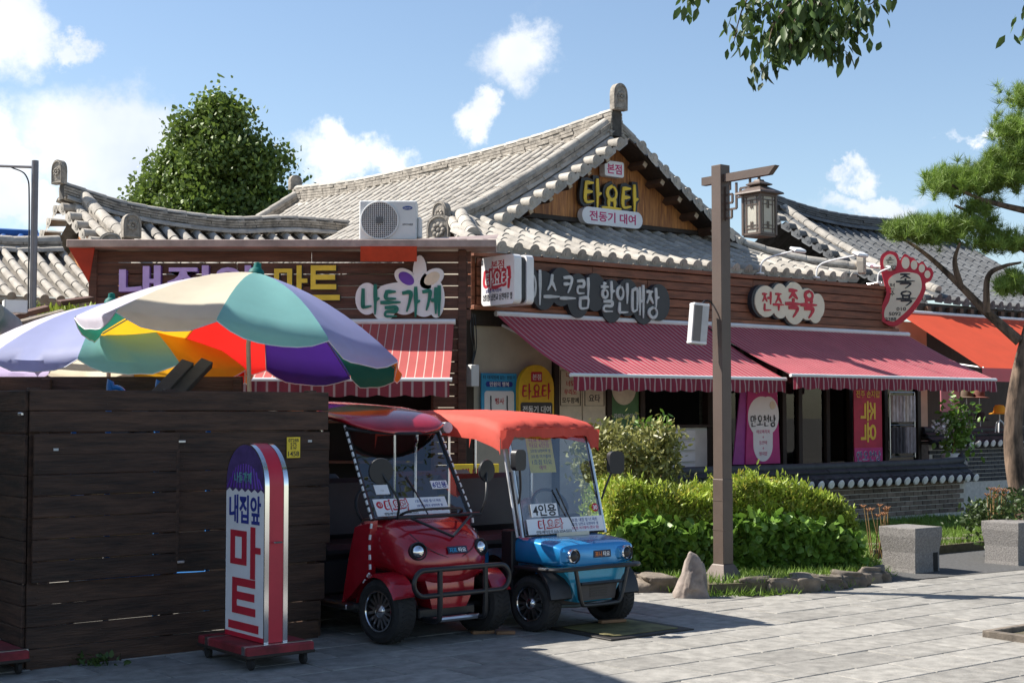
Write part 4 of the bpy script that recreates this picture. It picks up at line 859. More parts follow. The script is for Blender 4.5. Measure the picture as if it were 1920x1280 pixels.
def ridge(thing, top, h, w, mstack, mtile, name='ridge', courses=5, seed=1):
    """stack of thin flat tiles under a row of round ones, following the top line"""
    r = random.Random(seed); P = catmull(top, 8); L = [0]
    for a, b in zip(P, P[1:]): L.append(L[-1] + (b - a).length)
    def at(s):
        s = max(0, min(L[-1] - 1e-4, s))
        for i in range(len(P) - 1):
            if L[i + 1] >= s: return P[i].lerp(P[i + 1], (s - L[i]) / (L[i + 1] - L[i])), (P[i + 1] - P[i]).normalized()
    m = MB(); ch = (h - .10) / courses
    for c in range(courses):
        s = -r.random() * .3
        while s < L[-1]:
            e = min(L[-1], s + .30); s_ = max(0, s); p0, d0 = at(s_); p1, d1 = at(e); z0 = -h + c * ch; ww = w / 2 * (1.15 if c == 0 else 1.0) + r.uniform(-.012, .012)
            sd0 = d0.cross(Vector((0, 0, 1))).normalized(); sd1 = d1.cross(Vector((0, 0, 1))).normalized(); vs = []
            for p, sd in ((p0 + d0 * .003, sd0), (p1 - d1 * .003, sd1)):
                for k, zz in ((-1, z0), (1, z0), (1, z0 + ch - .008), (-1, z0 + ch - .008)): vs.append(p + sd * ww * k + Vector((0, 0, zz)))
            m.add(vs, [(0, 1, 2, 3), (7, 6, 5, 4), (0, 4, 5, 1), (1, 5, 6, 2), (2, 6, 7, 3), (3, 7, 4, 0)]); s = e
    ro = m.build(name, mstack, thing)
    core = MB(); core.loft([[p + d.cross(Vector((0, 0, 1))).normalized() * (k * (w / 2 - .03)) + Vector((0, 0, z)) for k, z in ((-1, -h), (1, -h), (1, -.08), (-1, -.08))] for p, d in [at(L[-1] * i / 24) for i in range(25)]]); core.build('ridge_core', MT['joint'], ro)
    t_ = half_tube(.36, .085, .095).mesh('ridge_tile', mtile, 50); s = 0
    while s < L[-1] - .05:
        p, d = at(s); q, _ = at(min(L[-1], s + .33)); o = link('ridge_tile', t_, None, ro); o.matrix_local = frame_M(p - Vector((0, 0, .10)), q - p, (0, 0, 1)) @ Matrix.Diagonal(((q - p).length / .345, 1, 1, 1)); s += .33
    # row of round tiles along the foot of the stack
    for sd_ in (-1, 1):
        s = 0
        while s < L[-1] - .05:
            p, d = at(s); q, _ = at(min(L[-1], s + .33)); sv = d.cross(Vector((0, 0, 1))).normalized() * sd_ * (w / 2 + .04); o = link('foot_tile', t_, None, ro); o.matrix_local = frame_M(p + sv - Vector((0, 0, h + .01)), q - p, (0, 0, 1)) @ Matrix.Diagonal(((q - p).length / .345, .8, .8, 1)); s += .33
    return ro
def end_shield(thing, p, d, w, h, m, name='end_shield'):
    """upright ornamental end tile with a flower relief; d = facing"""
    e = MB(); pts = [(-w / 2, 0), (w / 2, 0), (w / 2 * 1.02, h * .55)] + [(w / 2 * math.cos(R(a)) * 1.0, h * .6 + h * .4 * math.sin(R(a)) ** .9) for a in range(15, 166, 15)] + [(-w / 2 * 1.02, h * .55)]
    e.prism(pts, -.05, .05)
    M = frame_M(p, Vector(d).cross(Vector((0, 0, 1))) * -1, (0, 0, 1))
    o = e.build(name, m, thing, M=M)
    f = MB()
    rim = [(x * .84, z * .86 + h * .06) for x, z in pts]
    f.tube([(x, -.052, z) for x, z in rim], .012, 6, closed=True)
    for k in range(8): a = 2 * math.pi * k / 8; f.lathe([(.001, 0), (w * .10, .008), (w * .08, .016), (0, .02)], 8, Matrix.Translation((w * .2 * math.cos(a), -.05, h * .5 + w * .2 * math.sin(a))) @ Matrix.Rotation(R(90), 4, 'X'))
    f.lathe([(w * .09, 0), (w * .07, .02), (0, .025)], 10, Matrix.Translation((0, -.05, h * .5)) @ Matrix.Rotation(R(90), 4, 'X')); f.build('flower_relief', m, o, 50)
    return o
# ================================================================ MAIN SHOP BUILDING (front frame)
bld = empty('tiled_shop_building', Wm(0, 0), ANG, 'single storey tiled roof shop building with wooden gable and long plank sign board', 'building')
GV = 1.55                               # plane of the gable verge
CX = lp(1151, 205, GV + .05)[0]         # ridge line
_pl = [lp(a, b, GV + .1) for a, b in ((1140, 215), (1050, 290), (950, 350), (880, 380), (845, 395), (1250, 303), (1320, 376))]
_pf = np.polyfit([abs(a - CX) for a, b in _pl], [b for a, b in _pl], 2)
def zs(dx): return float(np.polyval(_pf, dx)) - .36
def zlift(y): return .06 * ((y - 6.5) / 4.8) ** 2
rt = Roof(bld, 'tile', 'tile_bed')
rt.slope(lambda q, r: Vector((CX - r, q, zs(r) + zlift(q))), GV + .05, 11.0, CX)
rt.slope(lambda q, r: Vector((CX + r, q, zs(r) + zlift(q))), GV + .05, 11.0, 4.2, tiles=False)
# front skirt under the gable
zg_ = lp(1150, 428, GV + .3)[1]         # height where the skirt meets the gable
def zk(y): return 3.70 + (zg_ - 3.70) * (.82 * (y - .08) / (GV + .22) + .18 * ((y - .08) / (GV + .22)) ** 2)
rt.slope(lambda q, r: Vector((q, GV + .33 - r, zk(GV + .33 - r) + .03 * abs((q - 3.8) / 3.8) ** 3)), .20, 7.40, GV + .28, r0=lambda q: max(0, (q - 5.6) * .95, 1.35 - q))
# verges: short tiles facing the street along both gable edges
for sgn, dmax in ((-1, 2.95), (1, 3.1)):
    d = .22
    while d < dmax:
        nrm = Vector((sgn * .6, 0, .8)); rt.short(Vector((CX + sgn * d, GV + .02, zs(d) - .02)), Vector((0, -1, -.06)), nrm, 1.05); d += .235
rt.finish()
for sgn, dmax, sd in ((-1, 3.0, 3), (1, 3.2, 4)):
    ridge(bld, [(CX + sgn * d, GV + .10, zs(d) + .36 + (.04 if d > 2.7 else 0)) for d in (.12, .7, 1.3, 1.9, 2.5, dmax)], .37, .2, MT['stack'], MT['tile'], 'descending_ridge', 4, sd)
ridge(bld, [(CX, y, zs(0) + .27 + .17 * abs((y - 6.3) / 4.8) ** 2.6) for y in (GV - .02, 3.2, 4.8, 6.3, 8, 9.4, 11.1)], .46, .24, MT['stack'], MT['tile'], 'main_ridge', 7, 2)
ridge(bld, [(5.75, GV + .1, zg_ + .22), (6.4, 1.1, zk(1.1) + .22), (7.0, .6, zk(.6) + .22), (7.55, .12, 4.0)], .22, .18, MT['stack'], MT['tile'], 'hip_ridge', 3, 6)
ridge(bld, [(CX - d, 11.0, zs(d) + .38) for d in (.1, .9, 1.8, 2.6, 3.2)], .36, .2, MT['stack'], MT['tile'], 'rear_ridge', 4, 9)
end_shield(bld, Vector((CX, GV - .06, zs(0) + .36)), (0, -1, 0), .27, .40, MT['stack']); end_shield(bld, Vector((CX, 11.2, zs(0) + .34)), (0, 1, 0), .26, .3, MT['stack'])
end_shield(bld, Vector((CX - 3.1, GV + .12, zs(3.1) + .20)), (-1, -.2, 0), .26, .36, MT['stack']); end_shield(bld, Vector((CX - 3.22, GV - .02, zs(3.2) - .02)), (-.9, -.45, 0), .36, .42, MT['stack'])
end_shield(bld, Vector((7.62, .06, 3.80)), (.5, -.85, 0), .26, .32, MT['cream_wall'])
# round ridge roll where the verge meets the shield, hip on to the corner
MB().tube(catmull([(CX - 3.05, GV + .1, zs(3.05) + .16), (CX - 2.9, GV - .2, zs(2.9) + .1), (CX - 2.8, GV - .36, zs(2.8) - .02)], 5), .085, 10).build('corner_roll', MT['tile'], bld, True)
ridge(bld, [(CX - 3.0, GV - .2, zk(GV - .2) + .22), (CX - 3.3, .8, zk(.8) + .2), (CX - 3.5, .4, zk(.4) + .2)], .18, .16, MT['stack'], MT['tile'], 'hip_ridge', 2, 7)
# gable wall of upright planks
gy = GV + .10; zb_ = zg_ + .06; npl = 14; xl, xr = CX - 2.1, CX + 2.2
for k in range(npl):
    a = xl + (xr - xl) * k / npl + .003; b = xl + (xr - xl) * (k + 1) / npl - .003; top = lambda x: zs(abs(x - CX)) - .12
    if top((a + b) / 2) < zb_ + .03: continue
    pts = [(a, zb_), (b, zb_)] + [(b, max(zb_, top(b)))] + ([(CX, top(CX))] if a < CX < b else []) + [(a, max(zb_, top(a)))]
    MB().prism(pts, gy + rng.uniform(-.004, .004), gy + .03).build('gable_plank', MT['gable_wood'], bld)
box_obj('gable_sill', xl - .2, xr + .2, gy - .05, gy + .03, zb_ - .07, zb_ - .002, MT['dark_wood'], bld, .006)
# eaves boards and rafters under the right verge
for sgn in (-1, 1):
    m = MB(); rows = []
    for d in (0, .5, 1, 1.5, 2, 2.6, 3.1): rows.append([(CX + sgn * d, GV - .30, zs(d) - .10), (CX + sgn * d, gy + .02, zs(d) - .10), (CX + sgn * d, gy + .02, zs(d) - .13), (CX + sgn * d, GV - .30, zs(d) - .13)])
    m.loft(rows); m.build('verge_soffit', MT['dark_wood'], bld)
    for k in range(7):
        d = .40 + k * .36; o = MB().box(-.045, .045, GV - .22, gy, -.09, 0).build('rafter', MT['rafter'], bld, M=T(CX + sgn * d, 0, zs(d) - .132) @ Matrix.Rotation(sgn * R(34), 4, 'Y')); MB().box(-.035, .035, GV - .229, GV - .2205, -.08, -.01).build('rafter_end', MT['rafter_end'], o)
# plank sign board along the front
ZB0, ZB1 = 2.90, 3.62; nr = 5; rh = (ZB1 - ZB0 - .12) / nr
for r_ in range(nr):
    x = .06
    for L_ in ([2.9, 2.8, 2.6] if r_ % 2 else [1.9, 3.1, 3.3]):
        plank(bld, min(L_, 8.36 - x) - .006, rh - .012, .03, T(x, .0 + rng.uniform(-.004, .004), ZB0 + .06 + r_ * rh, 0, rng.uniform(-.0008, .0008)), 'board_wood', 'sign_plank'); x += L_
box_obj('board_rail', 0, 8.42, -.045, .05, ZB1 - .058, ZB1, MT['board_wood'], bld, .006); box_obj('board_rail', 0, 8.42, -.045, .05, ZB0, ZB0 + .055, MT['board_wood'], bld, .006)
for x in (0.03, 2.8, 5.6, 8.38): box_obj('board_stud', x - .03, x + .03, .02, .09, ZB0 + .06, ZB1 - .06, MT['board_wood'], bld)
box_obj('eaves_beam', 0, 8.4, .14, .3, 2.72, 3.5, MT['dark_wood'], bld, .01)
# storefront
box_obj('plaster_wall', .12, 1.50, .22, .32, .3, 2.72, MT['cream_wall'], bld)
box_obj('corner_post', -.06, .11, .1, .3, 0, 2.9, MT['dark_wood'], bld, .01)
for x in (1.50, 2.42, 3.03, 4.34, 5.0, 5.92, 6.28, 6.92, 7.46, 8.34, 9.2): box_obj('post', x - .045, x + .045, .16, .28, .25, 2.72, MT['dark_wood'], bld, .006)
for a, b, nm in ((1.55, 1.95, 'door_panel'), (1.97, 2.37, 'door_panel'), (2.47, 2.98, 'poster_panel')): box_obj(nm, a, b, .19, .23, .3, 2.3, MT['poster_cream' if nm == 'door_panel' else 'poster_green'], bld, .004)
for a, b in ((1.58, 1.92), (2.0, 2.34)):
    fr_ = MB().tube([(a, .186, 1.72), (b, .186, 1.72), (b, .186, 2.18), (a, .186, 2.18)], .006, 6, closed=True); fr_.build('panel_frame', MT['dark_wood'], bld)
for i, s_ in enumerate(('나도', '너도', '우리도', '모두함께')): text(s_, 'ink_red' if i < 3 else 'ink_black', bld, 1.75, .186, 2.12 - .11 * i, h=.075, depth=.002, bold=.012)
text('타', 'ink_red', bld, 2.17, .186, 2.06, w=.22, depth=.002, bold=.02); text('요타', 'ink_black', bld, 2.17, .186, 1.82, w=.2, depth=.002, bold=.012)
text('라이노바이크', 'ink_white', bld, 2.73, .186, 1.58, w=.42, depth=.002); MB().lathe([(.22, 0), (.22, .004), (0, .004)], 24, Matrix.Translation((2.7, .188, 1.95)) @ Matrix.Rotation(R(90), 4, 'X')).build('poster_disc', MT['poster_cream'], bld)
box_obj('counter', 3.08, 4.3, .18, .3, .3, 1.42, MT['white_wall'], bld, .01); box_obj('counter_ledge', 3.06, 4.32, .08, .3, 1.42, 1.46, MT['dark_wood'], bld, .006)
for k in range(5): box_obj('drawer', 3.5, 4.0, .12, .178, .62 + k * .16, .75 + k * .16, MT['white_metal'], bld, .008)
for a, b in ((4.39, 4.95), (5.05, 5.87), (5.97, 6.23), (6.33, 6.87), (6.97, 7.41), (7.51, 8.29), (8.39, 9.15)): box_obj('shop_pane', a, b, .21, .222, .35, 2.7, MT['shop_glass'], bld)
box_obj('step', 4.3, 9.2, -.2, .3, .12, .3, MT['granite'], bld, .01); box_obj('plinth', .1, 4.3, .0, .3, 0, .3, MT['granite'], bld, .01)
box_obj('shop_floor', .1, 9.2, .32, 10.8, .18, .26, MT['dark_wood'], bld); box_obj('rear_wall', .3, 7.0, 10.9, 11.0, .0, 3.6, MT['cream_wall'], bld); box_obj('side_wall', .3, .4, .4, 10.9, .0, 3.7, MT['cream_wall'], bld); box_obj('side_wall', 7.0, 7.1, 3.0, 10.9, .0, 3.7, MT['cream_wall'], bld); box_obj('room_wall', .3, 9.2, 3.0, 3.08, .26, 2.75, MT['dark_wood'], bld); box_obj('ceiling', .1, 9.2, .32, 3.0, 2.74, 2.8, MT['dark_wood'], bld); box_obj('side_wall', 9.2, 9.3, .3, 3.0, .0, 2.8, MT['cream_wall'], bld)
# wall clutter left of the door: meter box, cables
box_obj('meter_box', -.02, .1, -.02, .1, 1.95, 2.22, MT['white_metal'], bld, .01)
for k in range(3): MB().tube(catmull([(.02 + .03 * k, .05, 2.85), (.0 + .04 * k, .02, 2.6), (.05 + .02 * k, .04, 2.4), (.02, .03, 2.2)], 5), .007, 6).build('cable', MT['black_tube'], bld, True)
# ---------------------------------------------------------------- awnings
stripes('awning_pink', (.60, .08, .11), (.70, .44, .43), 0, .088, .22); stripes('awning_red', (.62, .12, .11), (.78, .55, .48), 0, .10, .12)
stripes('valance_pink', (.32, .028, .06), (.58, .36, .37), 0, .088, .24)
def awning(parent, x0, x1, y0, z0, y1, z1, m, mv, vd=.17):
    a = empty('awning', (0, 0, 0), 0, parent=parent); g = MB(); N = max(6, int((x1 - x0) / .25)); rows = []
    for i in range(9):
        t_ = i / 8; rows.append([(x0 + (x1 - x0) * j / N, y0 + (y1 - y0) * t_, z0 + (z1 - z0) * t_ - .045 * math.sin(math.pi * t_) - .012 * math.sin(j * 2.1 + 2 * math.sin(j)) * math.sin(math.pi * t_)) for j in range(N + 1)])
    g.loft(rows, cap=False, closed_ring=False); g.build('awning_cloth', MT[m], a, 60)
    v = MB(); K = int((x1 - x0) / .035); sc_ = .30
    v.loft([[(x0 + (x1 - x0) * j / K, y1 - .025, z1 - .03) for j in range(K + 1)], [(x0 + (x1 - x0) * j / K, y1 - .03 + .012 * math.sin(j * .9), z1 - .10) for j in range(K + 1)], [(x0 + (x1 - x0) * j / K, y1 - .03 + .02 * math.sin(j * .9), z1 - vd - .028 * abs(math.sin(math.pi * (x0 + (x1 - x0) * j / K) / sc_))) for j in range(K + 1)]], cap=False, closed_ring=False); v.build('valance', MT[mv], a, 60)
    MB().tube([(x0 - .03, y1 - .01, z1 - .012), (x1 + .03, y1 - .01, z1 - .012)], .024, 8).build('front_bar', MT['white_metal'], a, True)
    MB().tube([(x0 - .02, y0, z0 + .02), (x1 + .02, y0, z0 + .02)], .035, 8).build('roller', MT['white_metal'], a, True)
    for x in (x0 + .1, x1 - .1, (x0 + x1) / 2): MB().tube([(x, y0 + .02, z0 - .12), (x + (.25 if x < (x0 + x1) / 2 else -.25), (y0 + y1) / 2, (z0 + z1) / 2 - .10), (x, y1 + .04, z1 - .03)], .017, 6).build('folding_arm', MT['white_metal'], a)
    return a
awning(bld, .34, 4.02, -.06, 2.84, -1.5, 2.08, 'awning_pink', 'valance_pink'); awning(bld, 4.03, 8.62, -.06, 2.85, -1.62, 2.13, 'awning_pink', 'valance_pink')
# ---------------------------------------------------------------- wing roof to the left, behind the mart
wing = empty('tiled_wing', Wm(0, 0), ANG, 'grey tiled roof wing with curved ridge rising to a shield, behind the mart', 'building')
top = []
for px, py in ((116, 336), (175, 356), (235, 374), (336, 392), (437, 403), (551, 401)): x_, z_ = lp(px, py, 6.5); top.append((x_, 6.5, z_))
top.append((2.7, 6.5, top[-1][2] + .0))
ridge(wing, top, .30, .24, MT['stack'], MT['tile'], 'wing_ridge', 5, 12)
end_shield(wing, Vector((top[0][0] - .04, 6.5, top[0][2] - .08)), (-.9, -.4, 0), .22, .36, MT['stack'])
wr = Roof(wing, 'tile', 'tile_bed')
def wz(q):
    for (a, _, za), (b, _, zb2) in zip(top, top[1:]):
        if q <= b: return za + (zb2 - za) * (q - a) / (b - a)
    return top[-1][2]
wr.slope(lambda q, r: Vector((q, 6.5 - r, wz(max(q, top[0][0])) - .30 - .62 * r + .05 * r * r)), top[0][0] + .25, 1.7, 2.6)
wr.slope(lambda q, r: Vector((q, 6.5 + r, wz(max(q, top[0][0])) - .30 - .62 * r + .05 * r * r)), top[0][0] + .25, 1.7, 2.6, tiles=False)
for sg in (-1, 1):
    for k in range(9): r = .15 + k * .27; wr.short(Vector((top[0][0] + .28, 6.5 + sg * r, wz(top[0][0]) - .34 - .62 * r + .05 * r * r)), Vector((-1, 0, -.05)), Vector((0, sg * .5, .85)), .95)
wr.finish()
ridge(wing, [(top[0][0] + .32, 6.5 - r, wz(top[0][0]) - .08 - .60 * r + .07 * r * r) for r in (.1, .6, 1.2, 1.7)], .24, .18, MT['stack'], MT['tile'], 'descending_ridge', 3, 14)
end_shield(wing, Vector((top[0][0] + .32, 6.5 - 1.8, wz(top[0][0]) - 1.02)), (0, -1, 0), .26, .34, MT['stack']); end_shield(wing, Vector((top[0][0] - .1, 6.5 - 2.1, wz(top[0][0]) - 1.35)), (-.4, -.9, 0), .3, .34, MT['stack'])
gx = top[0][0] + .34; MB().add([(gx, 6.5, wz(0) - .4), (gx, 4.3, wz(0) - 1.75), (gx, 8.7, wz(0) - 1.75)], [(0, 1, 2)]).build('gable_wall', MT['gable_wood'], wing); box_obj('wing_wall', gx + .02, 1.0, 4.9, 8.3, 0, 3.3, MT['cream_wall'], wing)
# lower neighbouring roof at the far left
low = empty('low_tiled_house', Wm(0, 0), ANG, 'low weathered tiled house roof beside the lamp mast, with red brick gable', 'building')
lr = Roof(low, 'tile', 'tile_bed', .2, .06); x0_, z0_ = lp(-120, 455, 5.4); x1_, z1_ = lp(112, 470, 5.4)
lr.slope(lambda q, r: Vector((q, 5.4 - r, z0_ - .55 * r + .04 * r * r + .12 * ((q - x1_) / 3) ** 2)), x0_, x1_, 1.7); lr.slope(lambda q, r: Vector((q, 5.4 + r, z0_ - .55 * r + .04 * r * r)), x0_, x1_, 1.7, tiles=False); lr.finish()
ridge(low, [(x0_, 5.4, z0_ + .25), ((x0_ + x1_) / 2, 5.4, z0_ + .18), (x1_, 5.4, z0_ + .24)], .24, .2, MT['stack'], MT['tile'], 'low_ridge', 3, 21)
box_obj('wall', x0_, x1_ - .15, 4.1, 6.8, 0, z0_ - .75, MT['brick'], low); MB().tube([(x0_, 3.72, z0_ - .83), (x1_, 3.72, z0_ - .83)], .05, 8).build('gutter', mat('gutter_paint', (.42, .44, .40), .5), low, True); MB().tube([(x1_ - .3, 3.75, z0_ - .85), (x1_ - .3, 3.9, z0_ - 1.1), (x1_ - .3, 3.95, 0)], .05, 8).build('downpipe', mat('pipe_green', (.16, .26, .17), .5), low, True)
# blue tiled roof beyond
bl = empty('blue_roofed_house', dep(-60, 470, 27) * 1.0, R(20), 'house with glossy blue tiled roof at the far left', 'building'); bl.location.z = 0
br = Roof(bl, 'tile_blue', 'tile_blue', .3, .09); br.slope(lambda q, r: Vector((q, -r, 4.95 - .45 * r + .10 * (q / 2.5) ** 2)), -2.5, 1.25, 2.4, step=.4); br.finish(); box_obj('wall', -2.4, 1.0, -2.0, 2, 0, 3.9, MT['cream_wall'], bl); MB().tube([(-2.5, 0, 5.05), (1.25, 0, 5.0)], .1, 8).build('ridge', MT['tile_blue'], bl, True)
# ---------------------------------------------------------------- neighbouring dark tiled building on the right
nb_ = empty('dark_tiled_building', Wm(0, 0), ANG, 'dark grey tiled building with long sagging ridge behind the foot sign', 'building')
nr_ = Roof(nb_, 'tile_dark', 'tile_dark_bed')
nz = lambda r: 5.45 - .66 * r + .045 * r * r
nl = lambda q: .22 * max(0, (13.6 - q) / 2.5) ** 2
nr_.slope(lambda q, r: Vector((q, 5.0 - r, nz(r) + nl(q) * max(0, 1 - r / 5))), 11.25, 17.2, 3.75); nr_.slope(lambda q, r: Vector((q, 5.0 + r, nz(r))), 11.25, 17.2, 3.6, tiles=False)
for k in range(14): r = .25 + k * .26; nr_.short(Vector((11.28, 5 - r, nz(r) + nl(11.25) * (1 - r / 5) - .03)), Vector((-1, -.05, -.05)), Vector((0, -.5, .85)), 1.0)
nr_.finish()
ridge(nb_, [(x, 5.0, 5.78 + (nl(x) if x < 13.6 else .02 * (x - 13.6))) for x in (11.1, 11.8, 12.6, 13.6, 15, 17.2)], .32, .24, MT['tile_dark'], MT['tile_dark'], 'main_ridge', 5, 31)
ridge(nb_, [(11.35, 5 - r, nz(r) + nl(11.3) * (1 - r / 5) + .24) for r in (.1, 1, 2, 3, 3.7)], .24, .18, MT['stack'], MT['tile'], 'descending_ridge', 3, 33)
box_obj('wall', 10.9, 17, 1.9, 8, 0, 3.2, MT['dark_wood'], nb_); box_obj('eaves_board', 10.7, 17.2, 1.28, 1.36, 3.40, 3.56, MT['dark_wood'], nb_, .006)
for k in range(20): box_obj('rafter_end', 10.9 + k * .32, 11.0 + k * .32, 1.2, 1.27, 3.40, 3.50, MT['rafter'], nb_)
box_obj('shop_front', 9.6, 10.85, 1.2, 1.3, .3, 3.2, MT['cream_wall'], nb_)
m = MB(); ya, yb2 = 1.15, -.55
m.add([(9.9, ya, 3.36), (14.6, ya, 3.36), (14.6, yb2, 2.35), (9.9, yb2, 2.35)], [(0, 1, 2, 3)]); aw = m.build('awning', MT['awning_orange'], nb_); MB().add([(9.9, yb2, 2.35), (14.6, yb2, 2.35), (14.6, yb2 - .01, 2.13), (9.9, yb2 - .01, 2.13)], [(0, 1, 2, 3)]).build('valance', MT['red_sign'], aw); MB().tube([(9.9, ya, 3.37), (14.6, ya, 3.37)], .03, 8).build('awning_rail', MT['white_metal'], aw)
for x in (9.95, 14.5): MB().tube([(x, ya, 2.6), (x, yb2, 2.35)], .015, 6).build('awning_arm', MT['white_metal'], aw)
# ---------------------------------------------------------------- mart shop (front square to the view)
MY = 17.35
mart = empty('plank_mart', (0, 0, 0), 0, 'dark plank fronted mart with flat metal edged roof and red striped awning', 'building')
box_obj('roof_slab', -5.30, -.19, 17.05, 17.72, 3.595, 3.685, MT['metal_flash'], mart, .006)
MB().add([(-1.15, 17.06, 3.69), (-.19, 17.06, 3.69), (-.16, 17.5, 3.80), (-1.15, 17.5, 3.70)], [(0, 1, 2, 3)]).build('roof_flashing', MT['metal_flash'], mart)
rowz = 3.575; k = 0
while rowz > 2.80:
    x = -5.02
    for L_ in ([1.7, 2.83] if k % 2 else [2.6, 1.93]):
        plank(mart, L_ - .006, .128, .028, T(x, MY + rng.uniform(-.004, .004), rowz - .13, 0, rng.uniform(-.0012, .0012)), 'mart_wood', 'plank'); x += L_
    rowz -= .14; k += 1
for x in (-5.06, -.60): box_obj('post', x - .05, x + .05, MY - .03, MY + .08, 0, 3.59, MT['mart_wood'], mart, .006)
for r_ in range(18): plank(mart, .36, .13, .028, T(-.95, MY + .02, 2.66 - .138 * r_), 'mart_wood', 'plank') if r_ < 19 else None
box_obj('lintel', -5.0, -.95, MY - .01, MY + .1, 2.64, 2.78, MT['mart_wood'], mart, .006)
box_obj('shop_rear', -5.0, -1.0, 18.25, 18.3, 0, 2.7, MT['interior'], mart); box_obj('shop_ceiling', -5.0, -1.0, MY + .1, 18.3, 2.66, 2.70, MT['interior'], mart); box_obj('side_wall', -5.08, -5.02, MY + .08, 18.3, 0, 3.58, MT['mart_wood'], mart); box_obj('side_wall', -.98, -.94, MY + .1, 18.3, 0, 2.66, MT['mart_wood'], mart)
for z in (.5, 1.0, 1.5): box_obj('shelf', -4.9, -1.1, 17.9, 18.2, z, z + .03, MT['mart_wood'], mart)
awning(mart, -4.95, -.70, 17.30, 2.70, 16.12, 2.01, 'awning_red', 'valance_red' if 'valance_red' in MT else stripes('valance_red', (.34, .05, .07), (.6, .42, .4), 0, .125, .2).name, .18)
# cloths under the roof edge
o = MB().box(-1.80, -1.13, 17.025, 17.04, 3.42, 3.60).build('orange_cloth', mat('cloth_orange', (.62, .07, .02), .8, transl=.3)); tag(o, 'bright orange cloth hanging under the mart roof edge below the fan unit', 'cloth')
o = MB().add([(-5.28, 17.08, 3.59), (-4.98, 17.1, 3.59), (-5.05, 17.12, 3.18), (-5.28, 17.09, 3.59 - .01), (-4.98, 17.115, 3.58), (-5.05, 17.135, 3.17)], [(0, 1, 2), (3, 5, 4), (0, 3, 4, 1), (1, 4, 5, 2), (2, 5, 3, 0)]).build('red_tarp', mat('tarp_red', (.50, .05, .02), .7, transl=.3)); tag(o, 'red triangular tarpaulin hanging at the outer corner of the mart roof', 'tarpaulin')
# ================================================================ SIGNS
def sign(name, x, y, z, label, cat='sign', rz=ANG): return empty(name, Wm(x, y, z), rz, label, cat)
# mart channel letters
ml = empty('letter_sign', (0, MY - .06, 0), 0, 'lilac and yellow shop name letters along the mart plank front', 'sign')
for ch, px, m_ in (('내', 262, 'lilac'), ('집', 352, 'lilac'), ('앞', 443, 'lilac'), ('마', 545, 'yellow_letter'), ('트', 606, 'yellow_letter')):
    p0 = dep(px, 530, MY - .06); w_ = .50 if m_ == 'lilac' else .40
    text(ch, 'letter_side' if m_ == 'lilac' else 'letter_side_dark', ml, p0.x + .012, .012, p0.z - .01, w=w_, h=.42, bold=.024, depth=.05, name='letter_return')
    text(ch, m_, ml, p0.x, -.004, p0.z, w=w_, h=.42, bold=.022, depth=.012, name='letter')
# green brushed sign with petals
nd = empty('brush_sign', (0, MY - .05, 0), 0, 'white edged green brush lettering with violet and cream petals on the mart', 'sign')
c0 = dep(750, 552, MY - .05); cx, cz = c0.x, c0.z; k = 17.3 / 2700
bl_ = [(-62, -8, 22, 30), (-30, -18, 24, 32), (8, -10, 28, 28), (45, -12, 26, 30), (68, -8, 16, 36), (20, 10, 60, 14)]
MB().prism([(cx + x * k, cz + z * k) for x, z in blobs_outline([(a, b, c, d) for a, b, c, d in bl_])], -.004, .05).build('backing', MT['white_sign'], nd)
for px, pz, rx, rz_, rot, m_ in ((37, 42, 13, 32, 0, 'white_sign'), (12, 30, 22, 14, -35, 'violet'), (60, 30, 22, 14, 35, 'petal'), (37, 18, 22, 24, 0, 'white_sign')):
    pts = [(rx * math.cos(2 * math.pi * q / 24), rz_ * math.sin(2 * math.pi * q / 24)) for q in range(24)]; ca, sa = math.cos(R(rot)), math.sin(R(rot))
    def place(s_): return [(cx + (px + (a * ca - b * sa) * s_) * k, cz + (pz + (a * sa + b * ca) * s_) * k) for a, b in pts]
    y_ = {'violet': -.014, 'petal': -.016}.get(m_, -.008 if rx < 20 else -.010)
    if m_ != 'white_sign': MB().prism(place(1.15), y_ + .006, .04).build('petal_edge', MT['white_sign'], nd); MB().prism(place(.75), y_, .0).build('petal', MT[m_], nd)
    else: MB().prism(place(1.0), y_, .045).build('petal', MT[m_], nd)
brush('나들가게', 'ink_green', nd, cx + 2 * k, -.02, cz - 12 * k, 148 * k, 46 * k, .17, .01, seed=4, lift=[.05, -.1, -.05, .0])
# gable signs
GS = GV + .0
x_, z_ = lp(1147, 318, GS); s1 = sign('light_box', x_, GS, z_, 'small white light box with two red syllables at the top of the gable')
MB().prism(rrect(-.19, .19, -.115, .115, .035), -.06, .06).build('box', MT['white_sign'], s1); text('본점', 'ink_magenta', s1, 0, -.063, 0, w=.29, h=.15, bold=.02, depth=.003)
x_, z_ = lp(1146, 370, GS); s2 = sign('brush_letters', x_, GS, z_, 'yellow brush lettering with black outline on the wooden gable')
brush('타요타', 'black_sign', s2, .0, .0, 0, 1.12, .41, .36, .06, seed=2, lift=[.05, -.05, .0]); brush('타요타', 'ink_yellow', s2, 0, -.02, 0, 1.07, .37, .16, .015, seed=2, lift=[.05, -.05, .0])
x_, z_ = lp(1145, 409, GS); s3 = sign('pill_sign', x_, GS, z_, 'white pill shaped sign with red words at the foot of the gable')
MB().prism(rrect(-.60, .60, -.125, .125, .12), -.05, .06).build('box', MT['white_sign'], s3); text('전동기 대여', 'ink_magenta', s3, .0, -.053, 0, w=.92, h=.15, bold=.02, depth=.003)
